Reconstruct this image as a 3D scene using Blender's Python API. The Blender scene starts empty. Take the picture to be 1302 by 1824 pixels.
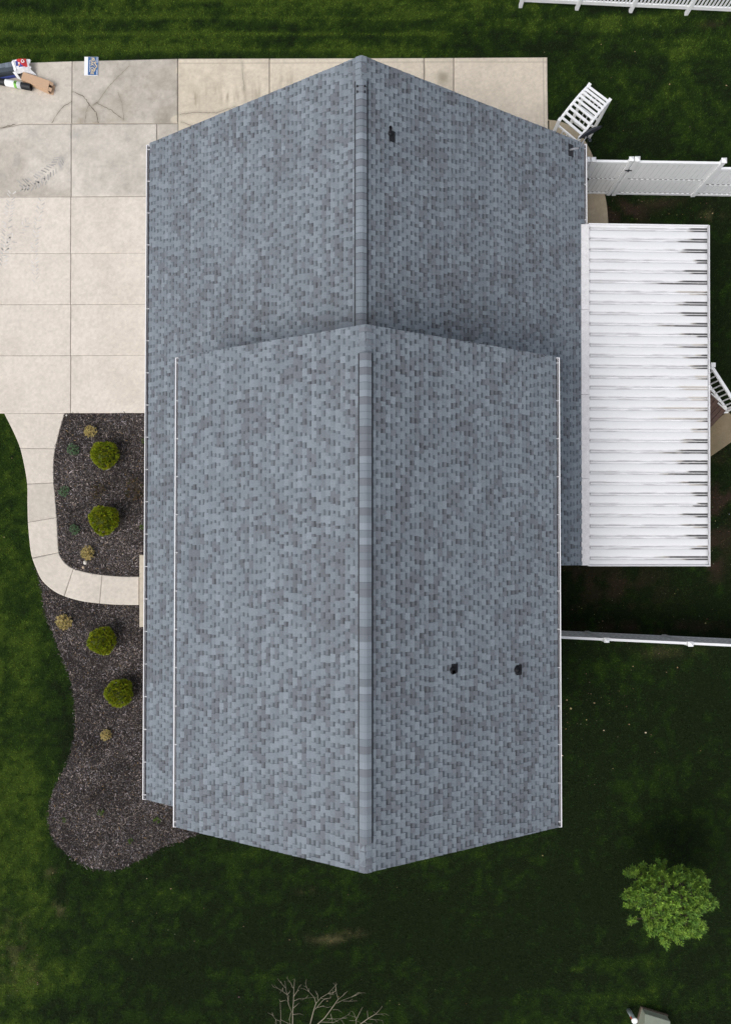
import bpy, math, random
import numpy as np
from mathutils import Vector, Matrix
R = math.radians
random.seed(7)
rng = np.random.default_rng(11)
scn = bpy.context.scene
col = scn.collection

# ------------------------------------------------------------------ camera, world, sun, exposure
CAMH = 21.0; FPX = 1200.0; CX = 651.0; PY = 964.0; TILT = R(1.0)
cd = bpy.data.cameras.new("camera"); cam = bpy.data.objects.new("camera", cd); col.objects.link(cam)
cam.location = (0, 0, CAMH); cam.rotation_euler = (TILT, 0, 0)
cd.sensor_fit = 'VERTICAL'; cd.sensor_height = 24.0; cd.lens = 24.0*FPX/1824
cd.shift_y = (PY-912)/1824; cd.clip_start = .1; cd.clip_end = 2000
scn.camera = cam
SUN_EL, SUN_AZ = 50, 228      # azimuth from +Y clockwise: light comes from the lower left of the picture
w = bpy.data.worlds.new("World"); scn.world = w; w.use_nodes = True
nt = w.node_tree; bg = nt.nodes['Background']
sky = nt.nodes.new('ShaderNodeTexSky'); sky.sky_type = 'NISHITA'; sky.sun_disc = False
sky.sun_elevation = R(SUN_EL); sky.sun_rotation = R(SUN_AZ); sky.dust_density = 3.0; sky.air_density = 1.0
hs = nt.nodes.new('ShaderNodeHueSaturation'); hs.inputs['Saturation'].default_value = .30
nt.links.new(sky.outputs[0], hs.inputs['Color']); nt.links.new(hs.outputs[0], bg.inputs[0])
bg.inputs[1].default_value = .145
sd = bpy.data.lights.new("sun", 'SUN'); sun = bpy.data.objects.new("sun", sd); col.objects.link(sun)
sd.energy = 1.3; sd.angle = R(38); sd.color = (1, .965, .92)
az = R(SUN_AZ); el = R(SUN_EL)
dirv = Vector((math.sin(az)*math.cos(el), math.cos(az)*math.cos(el), math.sin(el)))
sun.rotation_euler = dirv.to_track_quat('Z', 'Y').to_euler(); sun.location = (-8, -12, 30)
scn.view_settings.view_transform = 'Standard'; scn.view_settings.look = 'None'
scn.view_settings.gamma = 1; scn.view_settings.use_curve_mapping = False
scn.view_settings.exposure = 0.25

# ------------------------------------------------------------------ helpers
_c, _s = math.cos(TILT), math.sin(TILT)
def at(px, py, z=0.0):
    """world point at height z seen at a pixel of the photograph (1302 x 1824)"""
    a = px-CX; b = py-PY
    r = (a, FPX*_s-b*_c, -FPX*_c-b*_s)
    k = (z-CAMH)/r[2]
    return Vector((r[0]*k, r[1]*k, z))
def at2(p, z=0.0):
    v = at(p[0], p[1], z); return (v.x, v.y)
def poly(pts, z=0.0): return np.array([at2(p, z) for p in pts])
def inside(P, x, y):
    n = len(P); res = np.zeros(x.shape, bool); j = n-1
    for i in range(n):
        xi, yi = P[i]; xj, yj = P[j]
        cnd = ((yi > y) != (yj > y))
        xc = (xj-xi)*(y-yi)/((yj-yi) if yj != yi else 1e-9)+xi
        res ^= cnd & (x < xc); j = i
    return res
def smooth_curve(pts, n=8):
    out = []; P = [Vector((p[0], p[1])) for p in pts]
    for i in range(len(P)-1):
        p0 = P[max(i-1, 0)]; p1 = P[i]; p2 = P[i+1]; p3 = P[min(i+2, len(P)-1)]
        for k in range(n):
            t = k/n
            q = .5*((2*p1)+(p2-p0)*t+(2*p0-5*p1+4*p2-p3)*t*t+(3*p1-p0-3*p2+p3)*t**3)
            out.append((q.x, q.y))
    out.append((P[-1].x, P[-1].y)); return out
def _h(ix, iy, s):
    n = (ix*374761393+iy*668265263+s*974634777) & 0xFFFFFFFF
    n = ((n ^ (n >> 13))*1274126177) & 0xFFFFFFFF
    return ((n ^ (n >> 16)) & 0xFFFF)/65535.0
def vn(x, y, s=0):
    ix = np.floor(x).astype(np.int64); iy = np.floor(y).astype(np.int64)
    fx = x-ix; fy = y-iy; fx = fx*fx*(3-2*fx); fy = fy*fy*(3-2*fy)
    a = _h(ix, iy, s); b = _h(ix+1, iy, s); c = _h(ix, iy+1, s); d = _h(ix+1, iy+1, s)
    return (a*(1-fx)+b*fx)*(1-fy)+(c*(1-fx)+d*fx)*fy
def fbm(x, y, s=0, o=4):
    v = 0; a = .5; t = 0
    for i in range(o):
        v = v+a*vn(x*2**i, y*2**i, s+i*17); t += a; a *= .5
    return v/t
def mixc(a, b, t): return a+(b-a)*t[..., None]
def sstep(a, b, x):
    t = np.clip((x-a)/(b-a), 0, 1); return t*t*(3-2*t)

class MB:
    def __init__(s): s.v = []; s.f = []; s.m = []; s.c = []
    def quad(s, a, b, c, d, m=0, c4=None):
        n = len(s.v); s.v += [tuple(a), tuple(b), tuple(c), tuple(d)]; s.f.append((n, n+1, n+2, n+3)); s.m.append(m); s.c.append(c4)
    def face(s, pts, m=0, c4=None):
        n = len(s.v); s.v += [tuple(p) for p in pts]; s.f.append(tuple(range(n, n+len(pts)))); s.m.append(m); s.c.append(c4)
    def mesh(s, vs, fs, m=0, c4=None):
        n = len(s.v); s.v += [tuple(p) for p in vs]
        for f in fs: s.f.append(tuple(i+n for i in f)); s.m.append(m); s.c.append(c4)
    def box(s, lo, hi, m=0, c4=None, M=None):
        x0, y0, z0 = lo; x1, y1, z1 = hi
        vs = [Vector(p) for p in ((x0,y0,z0),(x1,y0,z0),(x1,y1,z0),(x0,y1,z0),(x0,y0,z1),(x1,y0,z1),(x1,y1,z1),(x0,y1,z1))]
        if M is not None: vs = [M @ p for p in vs]
        s.mesh(vs, [(3,2,1,0),(4,5,6,7),(0,1,5,4),(1,2,6,5),(2,3,7,6),(3,0,4,7)], m, c4)
    def bar(s, a, b, wd, ht, m=0, c4=None, up=(0,0,1)):
        """box from a to b, width wd across, height ht along up, centred"""
        a = Vector(a); b = Vector(b); d = (b-a); L = d.length; d.normalize(); up = Vector(up)
        sd_ = d.cross(up)
        if sd_.length < 1e-4: sd_ = d.cross(Vector((1,0,0)))
        sd_.normalize(); u = sd_.cross(d)
        M = Matrix(((d.x, sd_.x, u.x, a.x), (d.y, sd_.y, u.y, a.y), (d.z, sd_.z, u.z, a.z), (0,0,0,1)))
        s.box((0, -wd/2, -ht/2), (L, wd/2, ht/2), m, c4, M)
    def tube(s, pts, rad, n=8, m=0, cap=True, c4=None):
        pts = [Vector(p) for p in pts]; rad = rad if isinstance(rad, (list, tuple)) else [rad]*len(pts)
        rings = []
        for i, p in enumerate(pts):
            d = (pts[min(i+1, len(pts)-1)]-pts[max(i-1, 0)]).normalized()
            r = Vector((0,0,1)) if abs(d.z) < .9 else Vector((1,0,0))
            a = d.cross(r).normalized(); b = d.cross(a)
            rings.append([p+(a*math.cos(2*math.pi*k/n)+b*math.sin(2*math.pi*k/n))*rad[i] for k in range(n)])
        vs = [q for r in rings for q in r]; fs = []
        for i in range(len(pts)-1):
            for k in range(n): fs.append((i*n+k, (i+1)*n+k, (i+1)*n+(k+1) % n, i*n+(k+1) % n))
        if cap: fs.append(tuple(range(n))); fs.append(tuple((len(pts)-1)*n+k for k in reversed(range(n))))
        s.mesh(vs, fs, m, c4)
    def build(s, name, mats, parent=None, smooth=False, bevel=0):
        me = bpy.data.meshes.new(name); off = parent.matrix_world.translation if parent else Vector((0,0,0))
        if parent is not None:
            o_ = gloc(parent); vs = [(v[0]-o_.x, v[1]-o_.y, v[2]-o_.z) for v in s.v]
        else: vs = s.v
        me.from_pydata(vs, [], s.f)
        if not isinstance(mats, (list, tuple)): mats = [mats]
        for mt in mats: me.materials.append(mt)
        if len(mats) > 1: me.polygons.foreach_set('material_index', s.m)
        if any(c is not None for c in s.c):
            ca = me.color_attributes.new('Col', 'FLOAT_COLOR', 'CORNER'); arr = []
            for f, c in zip(s.f, s.c):
                c = c or (1,1,1)
                if isinstance(c[0], (tuple, list)):
                    for q in c: arr += [q[0], q[1], q[2], 1]
                else: arr += [c[0], c[1], c[2], 1]*len(f)
            ca.data.foreach_set('color', arr)
        if smooth: me.polygons.foreach_set('use_smooth', [True]*len(me.polygons))
        me.update()
        o = bpy.data.objects.new(name, me); col.objects.link(o)
        if parent is not None: o.parent = parent
        if bevel:
            bv = o.modifiers.new('bevel', 'BEVEL'); bv.width = bevel; bv.segments = 2; bv.limit_method = 'ANGLE'
        return o
def gloc(o):
    v = Vector((0,0,0))
    while o is not None: v += o.location; o = o.parent
    return v
def tag(o, label=None, cat=None, group=None, kind=None):
    if label: o['label'] = label
    if cat: o['category'] = cat
    if group: o['group'] = group
    if kind: o['kind'] = kind
    return o
def empty(name, loc, label=None, cat=None, group=None):
    o = bpy.data.objects.new(name, None); col.objects.link(o); o.location = loc; o.empty_display_size = .2
    return tag(o, label, cat, group)
def copy_tree(o, parent=None):
    c = o.copy(); col.objects.link(c); c.parent = parent
    for ch in list(o.children): copy_tree(ch, c)
    return c
def np_mesh(name, V, F, mat, C=None, parent=None, smooth=False):
    """V (n,3), F (m,k) equal sized faces, C per-vertex colours"""
    me = bpy.data.meshes.new(name); n = len(V); m, k = F.shape
    me.vertices.add(n); me.vertices.foreach_set('co', np.ascontiguousarray(V, dtype=np.float32).ravel())
    me.loops.add(m*k); me.loops.foreach_set('vertex_index', np.ascontiguousarray(F, dtype=np.int32).ravel())
    me.polygons.add(m); me.polygons.foreach_set('loop_start', np.arange(0, m*k, k, dtype=np.int32))
    me.polygons.foreach_set('loop_total', np.full(m, k, dtype=np.int32))
    if C is not None:
        ca = me.color_attributes.new('Col', 'FLOAT_COLOR', 'POINT')
        ca.data.foreach_set('color', np.ascontiguousarray(np.hstack([C, np.ones((n, 1))]), dtype=np.float32).ravel())
    me.materials.append(mat); me.update(calc_edges=True)
    if smooth: me.polygons.foreach_set('use_smooth', np.ones(m, dtype=bool))
    o = bpy.data.objects.new(name, me); col.objects.link(o)
    if parent is not None: o.parent = parent
    return o

# ------------------------------------------------------------------ materials
def mat(name, color=(.5,.5,.5), rough=.7, attr=False, noise=0, nscale=20, nscale2=None, bump=0, bscale=60, metal=0, spec=.3, trans=0):
    m = bpy.data.materials.new(name); m.use_nodes = True; t = m.node_tree; p = t.nodes['Principled BSDF']
    p.inputs['Roughness'].default_value = rough; p.inputs['Metallic'].default_value = metal
    p.inputs['Specular IOR Level'].default_value = spec
    if trans:
        p.inputs['Subsurface Weight'].default_value = 0
    tc = t.nodes.new('ShaderNodeTexCoord')
    if attr:
        a = t.nodes.new('ShaderNodeAttribute'); a.attribute_name = 'Col'; out = a.outputs['Color']
    else:
        a = t.nodes.new('ShaderNodeRGB'); a.outputs[0].default_value = (*color, 1); out = a.outputs[0]
    for k, sc in enumerate([nscale]+([nscale2] if nscale2 else [])):
        if noise:
            n = t.nodes.new('ShaderNodeTexNoise'); n.inputs['Scale'].default_value = sc; n.inputs['Detail'].default_value = 5
            n.inputs['Roughness'].default_value = .65
            t.links.new(tc.outputs['Object'], n.inputs['Vector'])
            mr = t.nodes.new('ShaderNodeMapRange'); mr.inputs['From Min'].default_value = .3; mr.inputs['From Max'].default_value = .7
            mr.inputs['To Min'].default_value = 1-noise; mr.inputs['To Max'].default_value = 1+noise
            t.links.new(n.outputs['Fac'], mr.inputs['Value'])
            vm = t.nodes.new('ShaderNodeVectorMath'); vm.operation = 'SCALE'
            t.links.new(out, vm.inputs[0]); t.links.new(mr.outputs[0], vm.inputs['Scale']); out = vm.outputs[0]
    t.links.new(out, p.inputs['Base Color'])
    if bump:
        n = t.nodes.new('ShaderNodeTexNoise'); n.inputs['Scale'].default_value = bscale; n.inputs['Detail'].default_value = 4
        t.links.new(tc.outputs['Object'], n.inputs['Vector'])
        b = t.nodes.new('ShaderNodeBump'); b.inputs['Strength'].default_value = bump; b.inputs['Distance'].default_value = .01
        t.links.new(n.outputs['Fac'], b.inputs['Height']); t.links.new(b.outputs[0], p.inputs['Normal'])
    return m
M_lawn = mat('lawn_soil_and_turf', attr=True, rough=.95, noise=.25, nscale=9, nscale2=45, bump=.6, bscale=40, spec=.1)
M_blade = mat('grass_blades', attr=True, rough=.8, spec=.1)
M_conc = mat('broom_finished_concrete', attr=True, rough=.9, noise=.05, nscale=28, nscale2=140, bump=.25, bscale=160, spec=.2)
M_mulch = mat('mulch_ground', (.040,.031,.029), .95, noise=.5, nscale=14, nscale2=60, bump=.8, bscale=50, spec=.1)
M_chip = mat('mulch_chips', attr=True, rough=.9, spec=.15)
M_shingle = mat('asphalt_shingle', attr=True, rough=.93, noise=.11, nscale=28, nscale2=90, bump=.35, bscale=250, spec=.2)
M_cap = mat('ridge_cap_shingle', attr=True, rough=.93, noise=.08, nscale=160, bump=.35, bscale=250, spec=.2)
M_black = mat('black_plastic', (.010,.011,.014), .5, spec=.3)
M_white = mat('white_painted_metal', (.78,.78,.80), .35, noise=.03, nscale=6, spec=.5)
M_vinyl = mat('white_vinyl', (.80,.81,.82), .4, noise=.035, nscale=3.5, spec=.45)
M_panel = mat('patio_cover_aluminium', attr=True, rough=.42, noise=.02, nscale=20, spec=.4)
M_flash = mat('weathered_flashing', (.66,.65,.66), .6, noise=.12, nscale=6, nscale2=30, spec=.3)
M_siding = mat('pale_siding', (.55,.54,.51), .6, noise=.03, nscale=3)
M_glass = mat('window_glass', (.03,.04,.05), .08, spec=.6)
M_door = mat('front_door_paint', (.10,.03,.025), .4)
M_deck = mat('brown_deck_boards', (.105,.065,.052), .75, noise=.2, nscale=12, bump=.3, bscale=40)
M_gutin = mat('gutter_trough', (.035,.035,.045), .6, noise=.2, nscale=8)  # near-black colour stands in for shade deep inside the white gutters
M_grey = mat('galvanised_arm', (.33,.34,.37), .45, metal=.3, spec=.5, noise=.08)
M_dish = mat('dish_dark_grey', (.035,.04,.05), .45, noise=.1)
M_mount = mat('mount_plate_shadow', (.022,.023,.028), .7, noise=.2)  # dish mount plate, its dark shadow put into the colour
M_card = mat('cardboard', (.50,.335,.22), .85, noise=.06, nscale=12)
M_cardd = mat('cardboard_print', (.34,.19,.13), .85)
M_plastic = mat('white_wrapper', (.78,.78,.80), .35, noise=.05, nscale=14, spec=.5, bump=.5, bscale=30)
M_red = mat('wrapper_red', (.60,.05,.05), .4)
M_blue = mat('wrapper_blue', (.05,.07,.26), .4)
M_orange = mat('wrapper_orange', (.75,.30,.12), .4)
M_green = mat('label_green', (.20,.50,.08), .5)
M_paper = mat('paper_label', (.78,.79,.80), .6)
M_signb = mat('sign_blue', (.045,.12,.28), .45, noise=.08, nscale=6)
M_signw = mat('sign_white', (.80,.80,.82), .45)
M_gold = mat('sign_gold', (.70,.56,.33), .45)
M_leaf = mat('leaves', attr=True, rough=.65, spec=.25)
M_bark = mat('grey_bark', (.27,.235,.18), .85, noise=.2, nscale=20)
M_bark2 = mat('brown_bark', (.10,.075,.055), .9, noise=.25, nscale=20)
M_stone = mat('pale_stone', (.60,.57,.52), .8, noise=.15, nscale=20)
M_box = mat('utility_green', (.30,.33,.26), .55, noise=.08, nscale=6)
M_boxl = mat('utility_pale_panel', (.68,.72,.75), .5)
M_pipe = mat('pale_pipe', (.36,.42,.42), .5)
M_pcap = mat('white_cap', (.82,.82,.80), .4)
M_redl = mat('red_label', (.65,.08,.03), .5)

# ------------------------------------------------------------------ outlines on the ground
walk_L = smooth_curve([(8,736),(26,772),(36.5,798),(44,830),(49,862),(49.6,903),(51,940),(56,986),(64,1010),(74,1032),(91,1049),(112,1061),(146,1071),(183,1075.6),(215,1077.7),(251,1078)])
walk_R = smooth_curve([(116,736),(108,762),(100.5,793),(96.6,817),(96,856),(98.7,882),(102.4,935),(105,981),(110,994),(119,1005),(132,1013),(157,1020),(183,1024),(215,1026.7),(235,1027),(251,1027)])
bedA = poly(walk_R+[(330,1027),(330,736)])
bedB_px = smooth_curve([(70,1028),(76,1050),(81,1088),(94,1123),(108.5,1163),(121,1191),(130,1222),(135,1262),(134.7,1302),(128.5,1339),(117,1368),(103,1394),(93,1422),(88.5,1453),(91,1479),(103,1502),(123,1522),(146,1538),(174,1547),(208,1548),(231,1539),(260,1525),(288,1509),(325,1496),(352,1484),(375,1470)], 6)
bedB = poly(bedB_px+[(400,1440),(330,1400),(330,1078)]+walk_L[::-1][:60])
drive_top = [(-260,150),(-60,128),(0,118),(57,111.5),(129,109),(316,104.5),(480,104),(650,103.5),(808,103),(974,102)]
drive = poly(drive_top+[(977,400),(300,400),(300,736),(-260,736)])
sidewalk_edge = smooth_curve([(970,213),(1000,217),(1026,232),(1045,256),(1060,289),(1072,325),(1080,362),(1083,400),(1083,440)], 5)
sidew = poly(sidewalk_edge+[(960,440),(960,213)])
walkp = poly(walk_L+walk_R[::-1])
pad = poly([(1296,732),(1330,768),(1250,824),(1215,790)])
house_fp = np.array([(-5.5,10.75),(5.5,10.75),(5.5,-.1),(4.1,-.1),(4.1,-6.1),(-5.45,-6.1)])
solid = [drive, bedA, bedB, sidew, walkp, pad, house_fp]

# ------------------------------------------------------------------ lawn
def px_of(x, y): return x*57.1+651, 985-y*57.1
def blob(X, Y, cx, cy, rx, ry): return np.exp(-(((X-cx)/rx)**2+((Y-cy)/ry)**2))
def lawn_col(x, y):
    X, Y = px_of(x, y)
    n1 = fbm(x*.55, y*.55, 1, 4); n2 = fbm(x*1.7+5, y*1.7, 9, 4); n3 = fbm(x*.25, y*2.2, 21, 4); n4 = fbm(x*6, y*6, 33, 3)
    dark = np.array([.0082,.0160,.0042]); mid = np.array([.0150,.0345,.0042]); lit = np.array([.044,.076,.0085]); dry = np.array([.11,.10,.045]); soil = np.array([.040,.026,.018])
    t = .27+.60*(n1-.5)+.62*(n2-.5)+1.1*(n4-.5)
    # mowing stripes and regional tones; house shade and darker bottom painted into the grass
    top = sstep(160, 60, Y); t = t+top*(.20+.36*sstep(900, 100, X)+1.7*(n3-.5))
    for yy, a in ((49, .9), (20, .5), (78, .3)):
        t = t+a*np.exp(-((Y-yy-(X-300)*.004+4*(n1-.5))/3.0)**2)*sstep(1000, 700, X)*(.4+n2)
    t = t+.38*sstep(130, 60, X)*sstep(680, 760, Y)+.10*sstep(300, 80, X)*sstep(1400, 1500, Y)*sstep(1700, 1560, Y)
    t = t-.12*sstep(300, 700, X)*sstep(1400, 1560, Y)-.25*sstep(950, 1000, X)*sstep(200, 420, Y)*sstep(1750, 1300, Y)  # darker right of the house and below it: shade put into turf colour
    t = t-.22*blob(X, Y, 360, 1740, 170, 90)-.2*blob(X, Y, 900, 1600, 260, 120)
    bot = sstep(1640, 1700, Y); t = t+bot*.8*(fbm(x*.3, y*2.6, 71, 3)-.5)
    t = np.clip(t, 0, 1)
    c = mixc(np.broadcast_to(dark, x.shape+(3,)), mid, sstep(0, .5, t)); c = mixc(c, lit, sstep(.45, 1.0, t))
    n5 = fbm(x*2.3+11, y*2.3, 55, 4); n6 = fbm(x*5+3, y*5+8, 77, 3)
    dr = np.zeros_like(x)
    for cx, cy, rx, ry, a in ((590,1665,34,7,.8),(110,1612,16,12,.7),(30,1690,26,60,.35),(95,1552,10,10,.6),(65,1720,14,26,.35),(1180,1160,50,10,.3),(1268,380,20,8,.5),(630,1655,26,8,.35),(545,1580,12,6,.5)):
        dr = np.maximum(dr, a*blob(X, Y, cx, cy, rx, ry)*sstep(.35, .7, n6+.3*(n5-.5)))
    c = mixc(c, dry, np.clip(dr, 0, 1))
    so = np.zeros_like(x)
    for cx, cy, rx, ry, a in ((1105,372,48,24,1.1),(1150,358,90,10,.6),(1285,900,28,70,1.0),(1270,990,18,50,.8),(1080,1040,90,40,.55),(1020,1025,40,20,.6),(1150,1118,160,10,.6),(1290,33,30,6,.7)):
        so = np.maximum(so, a*blob(X, Y, cx, cy, rx, ry)*sstep(.38, .62, n5+.35*(n6-.5)))
    return mixc(c, soil, np.clip(so*1.3, 0, .95))
gx = np.concatenate([[-400,-200,-80,-40,-24,-17], np.arange(-13.5, 13.51, .13), [17,24,40,80,200,400]])
gy = np.concatenate([[-400,-200,-80,-40,-26,-20], np.arange(-17, 19.01, .13), [22,28,40,80,200,400]])
XX, YY = np.meshgrid(gx, gy); nx_, ny_ = len(gx), len(gy)
idx = np.arange(nx_*ny_).reshape(ny_, nx_)
F = np.stack([idx[:-1,:-1].ravel(), idx[:-1,1:].ravel(), idx[1:,1:].ravel(), idx[1:,:-1].ravel()], 1)
V = np.stack([XX.ravel(), YY.ravel(), np.zeros(XX.size)], 1)
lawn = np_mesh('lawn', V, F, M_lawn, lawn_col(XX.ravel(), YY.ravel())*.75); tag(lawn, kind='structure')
# blades
N = 620000
bx = rng.uniform(-12.2, 12.4, N); by = rng.uniform(-15.8, 18.2, N)
keep = np.ones(N, bool)
for P in solid: keep &= ~inside(P, bx, by)
bx = bx[keep]; by = by[keep]
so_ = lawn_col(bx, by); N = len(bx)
thin = (so_[:, 0] > so_[:, 1]*.95) & (rng.random(N) < .75)
bx = bx[~thin]; by = by[~thin]; so_ = so_[~thin]; N = len(bx)
ang = rng.uniform(0, 2*np.pi, N); ln = rng.uniform(.025, .065, N); hz = rng.uniform(.015, .05, N); wd = rng.uniform(.006, .014, N)
dx, dy = np.cos(ang), np.sin(ang)
A = np.stack([bx-dy*wd, by+dx*wd, np.zeros(N)+.001], 1); B = np.stack([bx+dy*wd, by-dx*wd, np.zeros(N)+.001], 1)
T = np.stack([bx+dx*ln, by+dy*ln, hz], 1)
V = np.stack([A, B, T], 1).reshape(-1, 3); F = np.arange(3*N).reshape(N, 3)
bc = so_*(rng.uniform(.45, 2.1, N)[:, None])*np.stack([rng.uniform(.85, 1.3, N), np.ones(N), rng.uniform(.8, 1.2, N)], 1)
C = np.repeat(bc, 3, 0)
g = np_mesh('grass', V, F, M_blade, C); tag(g, 'short dark green mown grass round the house', 'grass', kind='stuff')

# ------------------------------------------------------------------ concrete
cracks = [ [(130,163),(150,172),(160,187),(172,200),(176,219)], [(232,117),(205,142),(186,165),(174,184),(162,190)], [(174,184),(200,197),(221,213)],
  [(129,181),(112,191),(100,207),(93,219)], [(158,188),(154,200),(152,218)], [(221,213),(221,205),(217,180),(211,164)], [(166,187),(176,181)],
  [(-60,248),(0,228),(28,221.5)], [(432,110),(432,130),(436,160)], [(320,204),(350,200),(385,201),(420,190)], [(323,217),(345,225)] ]
thinl = [ [(319,112.5),(480,112),(974,110)], [(967,104),(969,230)], [(753,108),(757,126),(755,150),(757,180)] ]
cr_w = [[Vector(at2(p, .05)) for p in c] for c in cracks]; th_w = [[Vector(at2(p, .05)) for p in c] for c in thinl]
def seg_dist(x, y, pl, wob=True):
    d = np.full(x.shape, 9.0)
    for a, b in zip(pl[:-1], pl[1:]):
        ex, ey = b.x-a.x, b.y-a.y; L = ex*ex+ey*ey
        t = np.clip(((x-a.x)*ex+(y-a.y)*ey)/L, 0, 1)
        d = np.minimum(d, np.hypot(x-a.x-t*ex, y-a.y-t*ey))
    return d
def conc_col(x, y, base, seed=0, grime=.5):
    X, Y = px_of(x*1.0024, y*1.0024)
    c = np.broadcast_to(np.array(base), x.shape+(3,)).copy()
    n = fbm(x*1.1+seed, y*1.1, 3+seed, 5); n2 = fbm(x*4+seed*3, y*4, 5, 4); n3 = fbm(x*14, y*14, 8, 3)
    c = c*(1+.22*grime*(n-.5)*2+.26*grime*grime*(n2-.5)*1.7+.10*(fbm(x*30, y*30, 14, 2)-.5)+.13*(n3-.5)*2)[..., None]
    dk = sstep(.58, .72, fbm(x*.8+3, y*.8+seed, 41, 4))*grime*.28
    # brushed brown smears on the slab by the garage end
    sm = (blob(X, Y, 410, 158, 75, 16)+.7*blob(X, Y, 508, 134, 22, 14)+.5*blob(X, Y, 345, 172, 30, 14))*sstep(.35, .75, fbm(x*9, y*1.2, 91, 3))
    sm = sm+.8*(blob(X, Y, 790, 128, 12, 12)*sstep(.35, .6, n2))
    sm = sm+.55*blob(X, Y, 165, 210, 60, 30)*sstep(.4, .7, n2)
    c = mixc(c, np.array([.25,.21,.15]), np.clip(sm*.75+dk, 0, .7))
    lt = blob(X, Y, 315, 205, 16, 9)*1.3+blob(X, Y, 313, 115, 5, 9)
    c = mixc(c, np.array([.56,.50,.40]), np.clip(sstep(.5, .7, lt), 0, .8)*sstep(.3, .4, n2+.2))
    yel = blob(X, Y, 330, 130, 60, 60)*0
    g_ = sstep(.60, .8, fbm(x*2.2+7, y*2.2, 61, 4))*blob(X, Y, 50, 260, 90, 50)
    c = mixc(c, np.array([.30,.29,.28]), np.clip(g_, 0, .4))
    for pl in cr_w:
        d = seg_dist(x+.03*(n3-.5), y+.03*(n2-.5), pl);         c = mixc(c, np.array([.30,.27,.22]), .30*sstep(.10, .02, d))
    for pl in th_w:
        d = seg_dist(x, y, pl); c = mixc(c, np.array([.30,.26,.21]), .6*sstep(.024, .006, d))
    return c
def patch(top, bot, z, thick, base, seed=0, grime=.5, step=.03, gap=.0045):
    """a slab between two polylines (px), top surface at z, split in small quads"""
    a = [Vector(at2(p, z)) for p in top]; b = [Vector(at2(p, z)) for p in bot]; n = len(a)
    La = sum((a[i+1]-a[i]).length for i in range(n-1)); Lb = max((a[0]-b[0]).length, (a[-1]-b[-1]).length)
    nu = max(2, int(La/step)); nv = max(2, int(Lb/step))
    u = np.linspace(gap/La, 1-gap/La, nu+1)*(n-1); v = np.linspace(gap/Lb, 1-gap/Lb, nv+1)
    xi = np.arange(n)
    ax = np.interp(u, xi, [p.x for p in a]); ay = np.interp(u, xi, [p.y for p in a]); bx_ = np.interp(u, xi, [p.x for p in b]); by_ = np.interp(u, xi, [p.y for p in b])
    X = ax[None]*(1-v[:, None])+bx_[None]*v[:, None]; Y = ay[None]*(1-v[:, None])+by_[None]*v[:, None]
    Cc = conc_col(X.ravel(), Y.ravel(), base, seed, grime); Z = np.full(X.size, z)
    m, k = X.shape; id_ = np.arange(m*k).reshape(m, k)
    F = np.stack([id_[1:,:-1].ravel(), id_[1:,1:].ravel(), id_[:-1,1:].ravel(), id_[:-1,:-1].ravel()], 1)
    ring = np.concatenate([id_[0,:], id_[1:,-1], id_[-1,:-1][::-1], id_[1:-1,0][::-1]])
    V = np.stack([X.ravel(), Y.ravel(), Z], 1); nb = len(V); low = V[ring].copy(); low[:, 2] = z-thick
    V = np.vstack([V, low]); Cc = np.vstack([Cc, Cc[ring]*.8]); r = len(ring); k_ = np.arange(r)
    S = np.stack([ring[k_], ring[(k_+1) % r], nb+(k_+1) % r, nb+k_], 1)
    return V, np.vstack([F, S]), Cc
def patches(name, lst, mat_=None):
    Vs, Fs, Cs, o = [], [], [], 0
    for p in lst:
        V, F, C = p; Vs.append(V); Fs.append(F+o); Cs.append(C); o += len(V)
    return np_mesh(name, np.vstack(Vs), np.vstack(Fs), mat_ or M_conc, np.vstack(Cs))
CA = (.53,.482,.42); CB = (.51,.472,.42); CD = (.45,.413,.362); CL = (.625,.567,.502); CT = (.60,.53,.43)
Z = .05
sl = [patch([(-260,150),(-60,128),(0,118),(57,111.5),(129,109)], [(-260,290),(-60,250),(0,228.5),(40,220.5),(128.5,220)], Z, .06, CA, 1, .6),
  patch([(129.8,109),(317,104.5)], [(129.2,220),(317,219)], Z, .06, CD, 2, 1.0),
  patch([(318,104.5),(480,104)], [(319,370),(480,370)], Z, .06, CT, 3, .6), patch([(481,104),(755,103.3)], [(481,370),(755,370)], Z, .06, CT, 4, .5),
  patch([(756.5,103.3),(807.5,103)], [(756.5,370),(807.5,370)], Z, .06, CT, 5, .45), patch([(809,103),(974,102)], [(809,370),(978,370)], Z, .06, (.63,.555,.455), 6, .35),
  patch([(-260,291),(-60,251),(0,229.5),(40,221.5),(127.5,221)], [(-260,351),(-60,351),(0,351),(40,351),(127.5,350)], Z, .06, CB, 7, .9),
  patch([(128.2,221),(279.8,220.5)], [(128.2,350),(279.5,349)], Z, .06, CB, 8, .9), patch([(280.6,220.5),(318,220)], [(281,370),(318,370)], Z, .06, CD, 9, .7)]
ys = [(351.5,451),(452,542),(543,633),(634,736)]
for i, (y0, y1) in enumerate(ys):
    sl.append(patch([(-260,y0),(127,y0-1)], [(-260,y1+1),(126.5,y1)], Z, .06, CL, 10+i, .38)); sl.append(patch([(127.6,y0-1),(300,y0-2)], [(127.1,y1),(300,y1-.5)], Z, .06, CL, 20+i, .34))
dw = patches('driveway', sl); tag(dw, kind='structure')
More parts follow.
